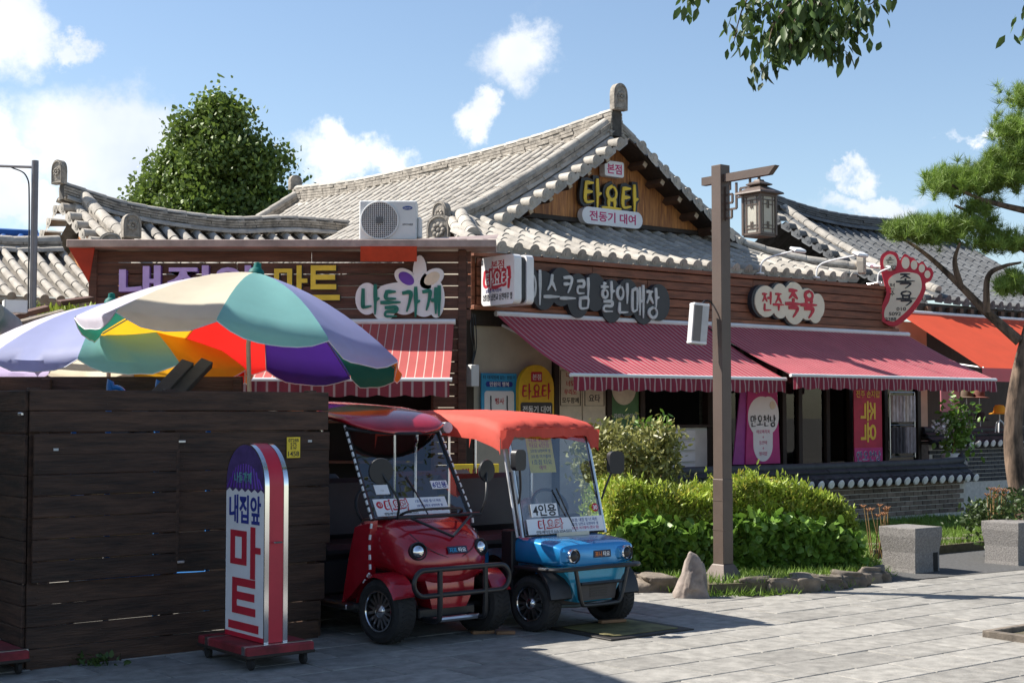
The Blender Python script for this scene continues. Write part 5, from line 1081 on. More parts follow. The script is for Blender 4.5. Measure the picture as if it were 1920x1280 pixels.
# ice cream shop sign: dark cloud panel
x_, z_ = lp(1100, 540, -.1); s4 = sign('cloud_sign', x_, -.10, z_, 'long charcoal cloud shaped sign with pale brush lettering')
cl = [(-1.32 + i * .29, .0 - .02 * i + (.05 if i % 2 else -.03), .2, .25 + (.04 if i in (4, 6) else 0)) for i in range(10)]
MB().prism(blobs_outline(cl), -.02, .10).build('panel', MT['black_sign'], s4); brush('아이스크림 할인매장', 'ink_grey', s4, .0, -.032, -.08, 2.55, .36, .13, .012, seed=8, lift=[.16, .13, .1, .08, .02, 0, -.05, -.08, -.14, -.18])
# projecting light box
pj = empty('projecting_light_box', Wm(.22, -.42, (lp(935, 526, -.4)[1])), R(-52), 'white double light box projecting at the left end of the plank board', 'sign')
for y_, n_ in ((-.09, 'front_case'), (.10, 'rear_case')): MB().prism(rrect(-.33, .33, -.30, .30, .06), y_ - .055, y_ + .055).build(n_, MT['white_sign'], pj)
MB().prism(rrect(-.31, .31, -.28, .28, .06), -.035, .045).build('spacer', MT['black_sign'], pj)
text('본점', 'ink_red', pj, 0, -.149, .19, w=.26, h=.11, depth=.003, bold=.01); brush('타요타', 'ink_red', pj, 0, -.147, .02, .52, .2, .44, .002, seed=3); brush('타요타', 'ink_white', pj, 0, -.153, .02, .47, .17, .12, .002, seed=3)
text('3호점 여기좋아', 'ink_blue', pj, -.08, -.149, -.12, w=.32, depth=.003); text('2호점: 남천교 남천마루 옆', 'ink_black', pj, 0, -.149, -.20, w=.58, h=.085, depth=.003, bold=.008)
for z in (-.2, .2): MB().tube([(-.33, .0, z), (-.45, .0, z)], .015, 6).build('bracket', MT['steel'], pj)
# foot bath sign: cream cloud
x_, z_ = lp(1478, 568, -.1); s5 = sign('cloud_sign', x_, -.10, z_, 'cream cloud shaped sign with red brush lettering on the plank board')
cl = [(-.52, 0, .24, .24), (-.2, .02, .2, .27), (.12, .0, .26, .33), (.42, .0, .22, .25), (.66, -.02, .16, .2), (.60, -.15, .14, .14)]
MB().prism([(x * 1.0, z) for x, z in blobs_outline(cl)], .0, .10).build('case', MT['black_sign'], s5, M=T(-.03, 0, .0)); MB().prism([(x * .97, z * .95) for x, z in blobs_outline(cl)], -.02, .01).build('face', MT['cream_sign'], s5)
brush('전주', 'ink_red', s5, -.36, -.03, .0, .46, .25, .15, .01, seed=5); brush('족욕', 'ink_red', s5, .26, -.03, .0, .66, .38, .16, .01, seed=6)
# foot shaped sign
ft = empty('foot_sign', Wm(*[8.45, -.45, 0]), R(-14), 'red edged foot shaped sign with black lettering at the end of the plank board', 'sign')
fz = [(1160, 990), (1120, 960), (1115, 910), (1135, 850), (1150, 800), (1135, 730), (1117, 640), (1125, 590), (1165, 567), (1210, 580), (1226, 620), (1252, 585), (1285, 605), (1303, 610), (1328, 640), (1350, 630), (1375, 665), (1395, 668), (1408, 700), (1395, 735), (1365, 752), (1365, 790), (1340, 850), (1290, 920), (1230, 975), (1190, 993)]
p_ = dep(1700, 541, 22.7); ft.location = (p_.x, p_.y, p_.z)
q_ = .00278; outl = [((a - 1262) * q_, (780 - b) * q_) for a, b in fz]; o3 = catmull([(x, 0, z) for x, z in outl] + [(outl[0][0], 0, outl[0][1])], 4)[:-1]; outl = [(v.x, v.z) for v in o3]
MB().prism(outl, -.10, .12).build('case', MT['red_sign'], ft)
def inner(pts): return [((a - 1262) * q_, (780 - b) * q_) for a, b in pts]
sole = [(1165, 965), (1138, 945), (1140, 900), (1165, 850), (1175, 790), (1160, 745), (1175, 715), (1215, 695), (1270, 690), (1325, 705), (1342, 745), (1340, 790), (1315, 840), (1270, 900), (1215, 950), (1190, 968)]
o4 = catmull([(x, 0, z) for x, z in inner(sole)] + [(*[inner(sole)[0][0], 0, inner(sole)[0][1]],)], 4)[:-1]
MB().prism([(v.x, v.z) for v in o4], -.108, -.09).build('sole_face', MT['cream_sign'], ft)
for a, b, rx, rz_ in ((1172, 633, 38, 48), (1257, 637, 22, 34), (1303, 650, 18, 27), (1345, 670, 17, 24), (1375, 705, 16, 22)):
    MB().prism([((a - 1262 + rx * math.cos(2 * math.pi * q / 20)) * q_, (780 - b + rz_ * math.sin(2 * math.pi * q / 20)) * q_) for q in range(20)], -.108, -.09).build('toe_face', MT['cream_sign'], ft)
def ftx(s_, a, b, w, h, br=True, m_='ink_black'):
    x, z = (a - 1262) * q_, (780 - b) * q_
    if br: brush(s_, m_, ft, x, -.113, z, w * q_, h * q_, .15, .004)
    else: text(s_, m_, ft, x, -.113, z, w=w * q_, h=h * q_ if h else None, depth=.004, bold=.015)
ftx('손', 1172, 618, 42, 34); ftx('지압', 1175, 662, 62, 24); ftx('족', 1255, 737, 95, 78); ftx('욕', 1258, 835, 95, 78); ftx('전', 1183, 768, 30, 32); ftx('주', 1183, 808, 28, 28)
for s_, a, b, w in (('010', 1230, 898, 52), ('5092', 1195, 925, 66), ('2388', 1172, 955, 60)): ftx(s_, a, b, w, 20, False)
for z in (.1, -.3): MB().tube([(-.38, .05, z), (-.6, .2, z)], .015, 6).build('bracket', MT['steel'], ft)
# flood lights on bent arms over the board
for i, (pb, ptp, lab) in enumerate((((1425, 512), (1490, 470), 'above the cream cloud sign'), ((1530, 520), (1628, 482), 'between the cream sign and the foot sign'), ((1645, 530), (1668, 500), 'mostly hidden behind the foot sign'))):
    x, z = lp(pb[0], pb[1], .0); e = empty('flood_light', Wm(x, -.0, z), ANG, 'white flood light on a bent arm ' + lab, 'flood light', 'flood lights on the sign board')
    L_ = (.62, .80, -.45)[i]
    MB().tube(catmull([(0, 0, -.02), (.02, -.03, .16), (.10, -.18, .24), (.22, -L_ * .75, .30)], 5), .013, 8).build('arm', MT['white_metal'], e, True); MB().box(-.05, .05, -.05, .05, -.02, .01, None, .01).build('foot', MT['white_metal'], e)
    MB().box(-.12, .12, -.07, .07, -.025, .025, None, .015).build('lamp_head', MT['white_metal'], e, M=T(.24, -L_ * .75 - .05, .31) @ Matrix.Rotation(R(25), 4, 'X')); MB().box(-.10, .10, -.055, .055, -.03, -.0255).build('lamp_glass', MT['steel'], e, M=T(.24, -L_ * .75 - .05, .31) @ Matrix.Rotation(R(25), 4, 'X'))
# posters and panels on the shop wall
def panel(name, px0, py0, px1, py1, y, m_, label, cat='poster', t_=.02):
    x0, z1 = lp(px0, py0, y); x1, z0 = lp(px1, py1, y); e = empty(name, Wm((x0 + x1) / 2, y, (z0 + z1) / 2), ANG, label, cat); w, h = x1 - x0, z1 - z0
    MB().box(-w / 2, w / 2, -t_, 0, -h / 2, h / 2, None, .002).build('panel', MT[m_], e); return e, w, h
e, w, h = panel('event_poster', 901, 699, 967, 810, .16, 'poster_blue', 'blue event poster with scooter picture on the shop wall')
text('타 대여점에 없는 전동기', 'ink_black', e, 0, -.023, h * .43, w=w * .9, depth=.002); MB().prism(rrect(-w * .38, w * .38, h * .27, h * .36, .03), -.024, -.021).build('ribbon', MT['ink_blue'], e); text('만원의 행복', 'ink_white', e, 0, -.027, h * .315, w=w * .55, depth=.002, bold=.01)
MB().prism(rrect(-w * .42, w * .42, -h * .45, h * .2, .04), -.024, -.021).build('white_field', MT['white_sign'], e); text('행사', 'ink_red', e, 0, -.027, h * .03, w=w * .26, depth=.002, bold=.02)
for x in (-.14, .12): MB().tube(catmull([(x, -.03, h * .12), (x + .01, -.03, -h * .15), (x + .1, -.03, -h * .2)], 4), .008, 6).build('scooter_print', MT['ink_black'], e); MB().tube([(x + .1 + .04 * math.cos(q), -.03, -h * .22 + .04 * math.sin(q)) for q in [R(30 * j) for j in range(12)]], .006, 5, closed=True).build('wheel_print', MT['ink_black'], e)
x0, z1 = lp(970, 683, .10); x1, z0 = lp(1036, 815, .10); w = x1 - x0; h = z1 - z0; e = empty('arched_sign', Wm((x0 + x1) / 2, .10, z0), ANG, 'yellow round topped rental sign leaning by the shop wall', 'sign')
MB().prism([(-w / 2, 0), (w / 2, 0)] + [(w / 2 * math.cos(R(a)), h - w / 2 + w / 2 * math.sin(R(a))) for a in range(0, 181, 12)], -.03, .03).build('board', MT['poster_yellow'], e)
MB().prism(rrect(-.09, .09, h - .22, h - .09, .015), -.034, -.03).build('red_label', MT['ink_red'], e); text('본점', 'ink_white', e, 0, -.037, h - .155, w=.14, depth=.002, bold=.01); brush('타요타', 'ink_red', e, 0, -.036, h - .34, w * .8, .17, .15, .003); MB().prism(rrect(-w * .45, w * .45, h - .66, h - .48, .03), -.034, -.03).build('dark_label', MT['black_sign'], e); text('전동기 대여', 'ink_white', e, 0, -.037, h - .57, w=w * .8, depth=.002, bold=.015); MB().prism(rrect(-w * .4, w * .4, .04, h - .72, .03), -.034, -.03).build('blue_field', MT['poster_blue'], e)
# hanging banners
x0, z1 = lp(1396, 722, -.25); x1, z0 = lp(1462, 868, -.25); w = x1 - x0; h = z1 - z0; e = empty('foot_bath_banner', Wm((x0 + x1) / 2, -.25, z0), ANG, 'magenta and violet stand banner with white footprint and menu', 'banner')
MB().prism([(-w * .5, 0), (w * .5, 0), (w * .42, h), (-w * .42, h)], -.01, .01).build('cloth', MT['banner_magenta'], e); MB().prism([(-w * .82, 0), (-w * .5, 0), (-w * .42, h), (-w * .58, h)], .012, .03).build('side_cloth', MT['banner_purple'], e)
MB().prism(blobs_outline([(-.02, h * .60, w * .40, h * .26), (-.0, h * .25, w * .28, h * .22), (.12, h * .62, w * .30, h * .24)]), -.014, -.01).build('footprint', MT['white_sign'], e)
brush('족욕', 'ink_yellow', e, 0, -.016, h * .97, w * .7, h * .12, .18, .002); brush('만오천냥', 'ink_black', e, 0, -.02, h * .55, w * .72, h * .13, .13, .002)
for i, s_ in enumerate(('아로마족욕', '+', '등안마', '+', '발지압')): text(s_, 'ink_magenta', e, 0, -.018, h * (.41 - .07 * i), h=h * .05 if s_ != '+' else h * .03, depth=.002)
MB().lathe([(.06, 0), (.06, .004), (0, .004)], 16, Matrix.Translation((w * .28, -.016, h * .75)) @ Matrix.Rotation(R(90), 4, 'X')).build('round_print', MT['petal'], e)
for s in (-1, 1): MB().tube([(s * w * .4, .03, h), (0, .12, h * .4), (s * w * .45, .05, 0)], .01, 6).build('stand_rod', MT['steel'], e)
x0, z1 = lp(1600, 727, -.1); x1, z0 = lp(1654, 866, -.1); w = x1 - x0; h = z1 - z0; e = empty('hanging_banner', Wm((x0 + x1) / 2, -.1, z0), ANG, 'crimson hanging banner with large yellow turned lettering', 'banner')
MB().box(-w / 2, w / 2, -.006, .006, 0, h).build('cloth', MT['banner_red'], e); MB().box(-w / 2, w / 2, -.009, -.0065, 0, h * .2).build('lower_cloth', MT['banner_magenta'], e)
text('전주 손지압', 'ink_yellow', e, 0, -.012, h * .92, w=w * .85, depth=.002, bold=.01)
text('족욕', 'ink_yellow', e, 0, -.012, h * .55, w=h * .55, h=w * .55, depth=.002, bold=.02, M=Matrix.Rotation(R(90), 4, 'Y')); brush('만오천냥', 'ink_white', e, 0, -.013, h * .09, w * .85, h * .12, .2, .002); brush('만오천냥', 'ink_blue', e, 0, -.018, h * .09, w * .85, h * .12, .1, .002)
MB().tube([(-w / 2, 0, h), (w / 2, 0, h)], .012, 6).build('rod', MT['steel'], e)
# scarf rack
x0, z1 = lp(1668, 735, -.15); x1, z0 = lp(1716, 857, -.15); w = x1 - x0; h = z1 - z0; e = empty('scarf_rack', Wm((x0 + x1) / 2, -.15, z0), ANG, 'wire rack hung with pale and dark scarves by the shop door', 'rack')
for x in (-w / 2, w / 2): MB().tube([(x, 0, 0), (x, 0, h)], .01, 6).build('frame_rod', MT['steel'], e)
for z in (.02, h * .5, h): MB().tube([(-w / 2, 0, z), (w / 2, 0, z)], .008, 6).build('cross_rod', MT['steel'], e)
for r_ in range(2):
    for k in range(7):
        x = -w * .42 + k * w * .14; zt = h * (.95 if r_ == 0 else .47); c_ = rng.choice([(.5, .48, .5), (.55, .5, .46), (.4, .36, .38)]) if r_ == 0 else rng.choice([(.06, .06, .07), (.12, .11, .13), (.3, .28, .3)])
        nm = 'scarf_%d' % int(c_[0] * 100); mat(nm, c_, .9, var=.4, scale=25, stretch=(1, 1, .3)); MB().loft([[(x + .04 * math.cos(R(60 * j)), -.02 + .025 * math.sin(R(60 * j)), z) for j in range(6)] for z in (zt, zt - h * .2, zt - h * .4)]).build('scarf', MT[nm], e, True)
# small rose sign
x0, z1 = lp(1762, 722, .3); x1, z0 = lp(1797, 772, .3); e = empty('rose_sign', Wm((x0 + x1) / 2, .3, (z0 + z1) / 2), ANG, 'dusty rose shop sign with white lettering under the orange awning', 'sign'); w, h = x1 - x0, z1 - z0
MB().box(-w / 2, w / 2, -.03, 0, -h / 2, h / 2, None, .004).build('board', mat('rose', (.42, .14, .17), .6), e)
for i, s_ in enumerate('빛향기'): brush(s_, 'ink_white', e, .03, -.036, h * (.3 - .3 * i), .15, h * .22, .12, .003)
# hat display
for i, (px, py, c_) in enumerate(((1874, 775, (.75, .33, .02)), (1812, 745, (.10, .07, .05)), (1836, 745, (.14, .05, .04)), (1812, 785, (.03, .03, .03)), (1838, 787, (.03, .025, .03)))):
    p = dep(px, py, 25.5 if i else 24.5); nm = 'felt_%d' % i; mat(nm, c_, .9); e = empty('display_hat', p, 0, ('orange brimmed hat on a white stand under the orange awning' if i == 0 else ['', 'brown felt hat in the top row of the rack under the orange awning', 'reddish brown felt hat in the top row of the rack', 'black felt hat hanging below the brown felt hat', 'black felt hat hanging below the reddish felt hat'][i]), 'hat', None if i == 0 else 'hats on the wall rack')
    MB().lathe([(.17, -.01), (.175, 0), (.10, .02), (.095, .10), (.07, .14), (0, .15)], 18).build('hat', MT[nm], e, True); MB().tube([(0, 0, -.12), (0, 0, 0)], .01, 6).build('stand_pin', MT['white_metal'], e)
    if i == 0:
        for a in (0, 2.1, 4.2): MB().tube(catmull([(0, 0, -.1), (.07 * math.cos(a), .07 * math.sin(a), -.18), (.1 * math.cos(a), .1 * math.sin(a), -.32)], 4), .012, 6).build('stand_leg', MT['white_metal'], e)
# ---------------------------------------------------------------- air conditioner
ac = empty('outdoor_fan_unit', (dep(729, 450, 17.36).x, 17.36, 3.686), 0, 'white air conditioner outdoor unit standing on the mart roof', 'air conditioner')
MB().box(-.345, .345, -.13, .15, .015, .49, None, .012).build('casing', mat('ac_white', (.62, .64, .64), .45, var=.06, scale=3), ac); MB().box(.346, .40, -.08, .12, .04, .30, None, .02).build('side_cover', MT['ac_white'], ac)
cxa = -.10; MB().lathe([(.215, 0), (.215, .004), (0, .004)], 40, Matrix.Translation((cxa, -.132, .25)) @ Matrix.Rotation(R(90), 4, 'X')).build('fan_opening', mat('fan_dark', (.10, .105, .11), .6), ac)
gm = MB()
for k in range(-9, 10): x = cxa + k * .0235; hh = math.sqrt(max(.0004, .225 ** 2 - (k * .0235) ** 2)) if x < cxa + .1 or True else .2; gm.tube([(x, -.145, .25 - hh), (x, -.145, .25 + hh)], .0028, 4)
for k in range(-9, 10): z = .25 + k * .0235; hh = math.sqrt(max(.0004, .225 ** 2 - (k * .0235) ** 2)); gm.tube([(cxa - hh, -.148, z), (cxa + hh, -.148, z)], .0022, 4)
tag(gm.build('grille', MT['white_metal'], ac), kind='stuff'); MB().tube([(cxa + .225 * math.cos(R(9 * q)), -.142, .25 + .225 * math.sin(R(9 * q))) for q in range(40)], .010, 6, closed=True).build('grille_ring', MT['ac_white'], ac, True); MB().lathe([(.05, 0), (.045, .02), (0, .022)], 16, Matrix.Translation((cxa, -.137, .25)) @ Matrix.Rotation(R(90), 4, 'X')).build('fan_hub', MT['fan_dark'], ac)
MB().prism([(.235 + .06 * math.cos(R(15 * q)), .40 + .024 * math.sin(R(15 * q))) for q in range(24)], -.134, -.13).build('badge', mat('badge_blue', (.02, .06, .25), .4), ac); text('Carrier', 'ink_white', ac, .235, -.1365, .40, w=.09, depth=.001, shear=.2); text('XPOWER', 'ink_black', ac, .235, -.132, .20, w=.13, depth=.002, bold=.012, shear=.2)
for x in (-.25, .25): box_obj('foot', x - .03, x + .03, -.12, .14, 0, .015, MT['steel'], ac)
# ---------------------------------------------------------------- lamp post
lpz = empty('lantern_post', (1.955, 13.41, 0), ANG, 'brown square lamp post with lattice lantern standing beside the hedge', 'street lamp')
m = MB(); m.loft([[(x * s, y * s, z) for x, y in ((-1, -1), (1, -1), (1, 1), (-1, 1))] for s, z in ((.16, 0), (.16, .05), (.075, .23), (.066, .24))]); m.build('foot', MT['post_paint'], lpz)
MB().box(-.062, .062, -.062, .062, .24, 3.945, None, .004).build('post', MT['post_paint'], lpz); MB().box(-.066, .066, -.066, .066, .24, 1.02, None, .004).build('sleeve', MT['post_paint'], lpz)
for z in (.82, .55): MB().box(-.0685, .0685, -.0685, .0685, z, z + .006).build('band', MT['post_paint'], lpz)
m = MB(); m.prism([(-.62, 0), (.22, 0), (.22, .075), (-.70, .075)], -.03, .03); m.build('arm', MT['post_paint'], lpz, M=T(0, 0, 3.78) @ Matrix.Rotation(R(90), 4, 'Z') @ Matrix.Rotation(R(0), 4, 'Y'))
lat = MB()
def bar(a, b): lat.box(0, (Vector(b) - Vector(a)).length, -.009, .009, -.009, .009, frame_M(Vector(a), Vector(b) - Vector(a), (1, 0, 0)))
for a, b in (((0, -.07, 3.74), (0, -.07, 3.42)), ((0, -.07, 3.44), (0, -.14, 3.44)), ((0, -.14, 3.44), (0, -.14, 3.52)), ((0, -.07, 3.52), (0, -.2, 3.52)), ((0, -.2, 3.52), (0, -.2, 3.76)), ((0, -.07, 3.66), (0, -.15, 3.66)), ((0, -.15, 3.66), (0, -.15, 3.58)), ((0, -.07, 3.58), (0, -.15, 3.58)), ((0, -.2, 3.62), (0, -.33, 3.62)), ((0, -.33, 3.62), (0, -.33, 3.70)), ((0, -.25, 3.70), (0, -.37, 3.70)), ((0, -.25, 3.62), (0, -.25, 3.70)), ((0, -.37, 3.70), (0, -.37, 3.78)), ((0, -.12, 3.70), (0, -.12, 3.78))): bar(a, b)
lat.build('lattice_bracket', MT['post_paint'], lpz)
LY = -.48; MB().tube([(0, LY, 3.78), (0, LY, 3.74)], .014, 8).build('hanger', MT['post_paint'], lpz)
m = MB(); sq = lambda s, z: [(x * s, LY + y * s, z) for x, y in ((-1, -1), (1, -1), (1, 1), (-1, 1))]
m.loft([sq(.03, 3.75), sq(.035, 3.735), sq(.085, 3.71), sq(.085, 3.70), sq(.05, 3.69), sq(.155, 3.63), sq(.16, 3.615), sq(.11, 3.605)]); m.build('lantern_roof', MT['post_paint'], lpz)
hw = .102; z0, z1 = 3.24, 3.605; lanb = MB()
for x in (-1, 1):
    for y in (-1, 1): lanb.box(x * hw - .012, x * hw + .012, LY + y * hw - .012, LY + y * hw + .012, z0, z1)
for z in (z0, z1 - .02): lanb.box(-hw, hw, LY - hw - .008, LY - hw + .008, z, z + .02); lanb.box(-hw, hw, LY + hw - .008, LY + hw + .008, z, z + .02); lanb.box(-hw - .008, -hw + .008, LY - hw, LY + hw, z, z + .02); lanb.box(hw - .008, hw + .008, LY - hw, LY + hw, z, z + .02)
lanb.box(-hw, hw, LY - hw, LY + hw, z0 - .015, z0 - .002); lanb.build('lantern_frame', MT['post_paint'], lpz)
for q in range(4):
    Mq = Matrix.Translation((0, LY, 0)) @ Matrix.Rotation(R(90 * q), 4, 'Z'); MB().box(-hw + .012, hw - .012, -hw + .002, -hw + .008, z0 + .02, z1 - .02).build('lantern_pane', MT['lamp_panel'], lpz, M=Mq); lt = MB()
    for x in (-.062, .062): lt.box(x - .005, x + .005, -hw - .004, -hw + .001, z0 + .02, z1 - .02)
    for z in (z0 + .05, z1 - .055): lt.box(-hw + .01, hw - .01, -hw - .0045, -hw + .0005, z, z + .01)
    for x in (-.04, .04):
        for z in (z0 + .085, z1 - .09): lt.box(x - .03, x + .03, -hw - .005, -hw, z - .004, z + .004); lt.box(x + (-.03 if x > 0 else .03) - .004, x + (-.03 if x > 0 else .03) + .004, -hw - .0055, -hw - .0005, z - .035, z + .035)
    lt.build('lattice', MT['post_paint'], lpz, M=Mq)
spk = empty('column_speaker', dep(1309, 607, 13.32), R(12), 'pale grey column loudspeaker mounted on the lamp post', 'loudspeaker'); MB().prism(rrect(-.075, .075, -.19, .19, .02), -.06, .06).build('cabinet', MT['grey_plastic'] if False else mat('spk_grey', (.5, .5, .5), .5), spk, M=Matrix.Rotation(R(5), 4, 'Y')); MB().box(-.065, .01, -.066, -.061, -.165, .165).build('grille', mat('spk_grille', (.16, .15, .14), .6), spk, M=Matrix.Rotation(R(5), 4, 'Y'))
for z in (-.19, .16): MB().box(-.078, .078, -.064, .064, z, z + .03, None, .008).build('end_cap', MT['white_metal'], spk, M=Matrix.Rotation(R(5), 4, 'Y'))
MB().tube(catmull([(.05, .03, .19), (.10, .05, .22), (.17, .08, .18), (.17, .08, -.05)], 4), .009, 6).build('bracket', MT['black_tube'], spk)
# left lamp mast with arm and cable
lm = empty('metal_mast', (dep(66, 300, 15).x, 15, 0), 0, 'slim grey metal mast with thin arm at the far left', 'mast')
MB().tube([(0, 0, 0), (0, 0, 4.27)], .036, 10).build('mast', mat('mast_grey', (.17, .17, .19), .4, .4), lm, True); MB().tube([(0, 0, 4.2), (-.6, .0, 4.22)], .015, 6).build('arm', MT['mast_grey'], lm, True); MB().tube(catmull([(-.25, 0, 4.2), (-.08, -.03, 4.1), (-.045, -.03, 3.8), (-.04, -.03, 2.6)], 6), .008, 6).build('cable', MT['black_tube'], lm, True)
# clutter beyond the terrace at the left
def clutter():
    p = dep(28, 575, 14.2); e = empty('plastic_crate', p, R(25), 'pale plastic crate on the heap beside the mast', 'crate')
    for a in range(4): MB().box(-.11, .11, -.11, -.10, -.06, .06).build('side', MT['ac_white'], e, M=Matrix.Rotation(R(90 * a), 4, 'Z'))
    box_obj('bottom', -.10, .10, -.10, .10, -.06, -.05, MT['ac_white'], e)
    o = MB().lathe([(.06, -.02), (.11, -.02), (.11, .5), (.06, .5)], 20).build('drain_pipe', mat('pipe_grey', (.25, .25, .24), .6), None, 40); o.matrix_world = frame_M(dep(20, 612, 13.9), (0, .2, 1), (0, -1, 0)); tag(o, 'short grey pipe lying with its open end outwards', 'pipe')
    for i, (a, b, Y) in enumerate((((0, 615), (120, 585), 14.3), ((0, 600), (90, 577), 14.6), ((20, 640), (150, 600), 14.1), ((110, 568), (172, 560), 15.2))):
        p0 = dep(*a, Y); p1 = dep(*b, Y + .3); o = MB().box(0, (p1 - p0).length, -.05, .05, -.025, .025, None, .004).build('loose_board', MT['mart_wood'] if i % 2 else MT['kerb_stone']); o.matrix_world = frame_M(p0, p1 - p0, (0, -.3, 1)); tag(o, ['long grey board lowest on the heap beside the mast', 'dark brown board on the heap behind the long grey one', 'grey board on the heap in front, sloping towards the umbrella', 'short dark board beside the wild grass at the mart corner'][i], 'board', 'loose boards on the heap')
    o = MB().box(-2.2, 1.2, -.6, .9, 0, 2.45, None, .08).build('storage_heap', MT['earth']); o.location = (-4.9, 15.3, 0); tag(o, 'dark covered storage heap behind the terrace screen', 'heap')
    r = np.random.RandomState(9); n = 500; P = np.c_[r.uniform(-.35, .35, n), r.uniform(-.15, .15, n), np.zeros(n)]; d = rand_dirs(n, 4, 2.2)
    o = link('wild_grass', leaves_mesh('wild_grass', P + np.c_[np.zeros((n, 2)), r.rand(n) * .28], d, .09, 'leaf_hedge', .3, 3), None); pw = dep(140, 575, 15.6); o.location = (pw.x, 15.3, 2.44); tag(o, 'wild grassy plants growing beside the mart corner', 'plants')
clutter()

# promotion table between the carts
e = empty('promotion_table', dep(885, 905, 14.2) * 1.0, R(20), 'small table with yellow promotion board seen between the two carts', 'table'); e.location.z = 0; zt_ = dep(885, 905, 14.2).z
MB().box(-.32, .32, -.2, .2, zt_ - .03, zt_, None, .006).build('table_top', MT['plastic_blue'], e)
for x in (-.28, .28):
    for y in (-.16, .16): MB().tube([(x, y, 0), (x, y, zt_ - .03)], .015, 6).build('leg', MT['steel'], e)
pb = MB().box(-.24, .24, -.02, 0, .0, .19, None, .004).build('yellow_board', MT['sign_yellow'], e, M=T(0, -.1, zt_)); text('행사', 'ink_red', pb, -.06, -.023, .095, w=.2, depth=.002, bold=.02)
# ================================================================ GARDEN WALLS
def garden_wall(name, label, x0, x1, y, zg, zt, rows, mbrick, plug=True):
    w = empty(name, Wm(0, 0), ANG, label, 'garden wall'); zc = zt - .30
    box_obj('core', x0 + .01, x1 - .01, y - .085, y + .085, zg - .2, zc + .02, MT['mortar'], w)
    bm_ = MB().box(0, .192, 0, .03, 0, .058, None, .004).mesh('brick', MT[mbrick]); n = 0
    for r_ in range(rows):
        z = zc - (r_ + 1) * .068; x = x0 + (0 if r_ % 2 else .1)
        while x < x1 - .19:
            if n < 300: o = link('brick', bm_, None, w); o.matrix_local = T(x, y - .1 + rng.uniform(-.002, .003), z); n += 1
            x += .203
    for s in (-1, 1):   # cap: sloping tile courses either side, then the eave row
        for k, (yy, zz, tl) in enumerate(((.20, .03, .0), (.12, .12, 0), (.05, .20, 0))):
            x = x0 - .05
            while x < x1:
                L_ = min(.42, x1 + .05 - x); o = MB().box(0, L_ - .006, -.07, .07, -.012, .018, None, .005).build('cap_tile', MT['wall_tile'], w, M=T(x, y + s * yy, zc + zz + rng.uniform(-.004, .004)) @ Matrix.Rotation(-s * R(28), 4, 'X')); x += .42
    MB().tube(catmull([(x0 - .05, y, zc + .26), ((x0 + x1) / 2, y, zc + .25), (x1 - .3, y, zc + .26), (x1 + .05, y, zc + .33)], 8), .055, 10).build('cap_ridge', MT['wall_tile'], w, True)
    et = half_tube(.2, .062, .066).mesh('eave_tile', MT['wall_tile'], 50); pg = MB().lathe([(.062, 0), (.05, .018), (0, .022)], 12).mesh('plaster_plug', MT['plaster_end'], 50); x = x0 + .02; gp = MB().lathe([(.001, 0), (.1, 0)], 4)
    while x < x1 + .02:
        o = link('eave_tile', et, None, w); o.matrix_local = frame_M(Vector((x, y - .12, zc + .075)), (0, -1, -.32), (0, -.3, 1)); pl_ = link('plaster_plug', pg, None, o); pl_.matrix_local = T(.20, 0, .012) @ Matrix.Rotation(R(90), 4, 'Y')
        x += .205
    box_obj('trough', x0 - .03, x1 + .03, y - .27, y - .1, zc + .02, zc + .05, MT['wall_tile'], w)
    if plug: MB().lathe([(.10, 0), (.08, .02), (0, .03)], 14).build('end_plug', MT['plaster_end'], w, M=T(x1 + .04, y, zc + .2) @ Matrix.Rotation(R(90), 4, 'Y')); MB().lathe([(.09, 0), (.07, .02), (0, .03)], 14).build('end_plug', MT['plaster_end'], w, M=T(x1 + .05, y - .1, zc + .06) @ Matrix.Rotation(R(90), 4, 'Y'))
    return w
garden_wall('garden_wall', 'low brick garden wall capped with dark tiles and white plugged ends in front of the shop', 1.6, 8.05, -1.4, .12, .94, 7, 'brick')
garden_wall('garden_wall', 'dark brick garden wall with tile cap behind the pine trunk', 9.3, 12.6, .15, .2, 1.38, 9, 'brick_dark', False)
# white pot and flowering plant between the walls
pp = Wm(9.1, -.5, .2); e = empty('flower_pot', pp, 0, 'pale flower pot with leafy plant between the two garden walls', 'potted plant'); MB().lathe([(.12, 0), (.15, .25), (.16, .75), (.13, .78), (0, .76)], 16).build('pot', MT['white_metal'], e, True)
r = np.random.RandomState(21); n = 420; P = r.randn(n, 3) * np.array([.13, .13, .24]) + np.array([.12, 0, 1.15]); link('foliage', leaves_mesh('foliage', P, rand_dirs(n, 5, .2), .10, 'leaf_ivy', .6, 6), None, e); P = r.randn(60, 3) * np.array([.07, .07, .06]) + np.array([-.18, -.1, 1.18]); link('flowers', leaves_mesh('flowers', P, rand_dirs(60, 6, .5), .05, 'ink_white', .9, 7), None, e); MB().tube([(0, 0, .7), (.1, 0, 1.2)], .012, 6).build('stem', MT['stem_dry'], e)
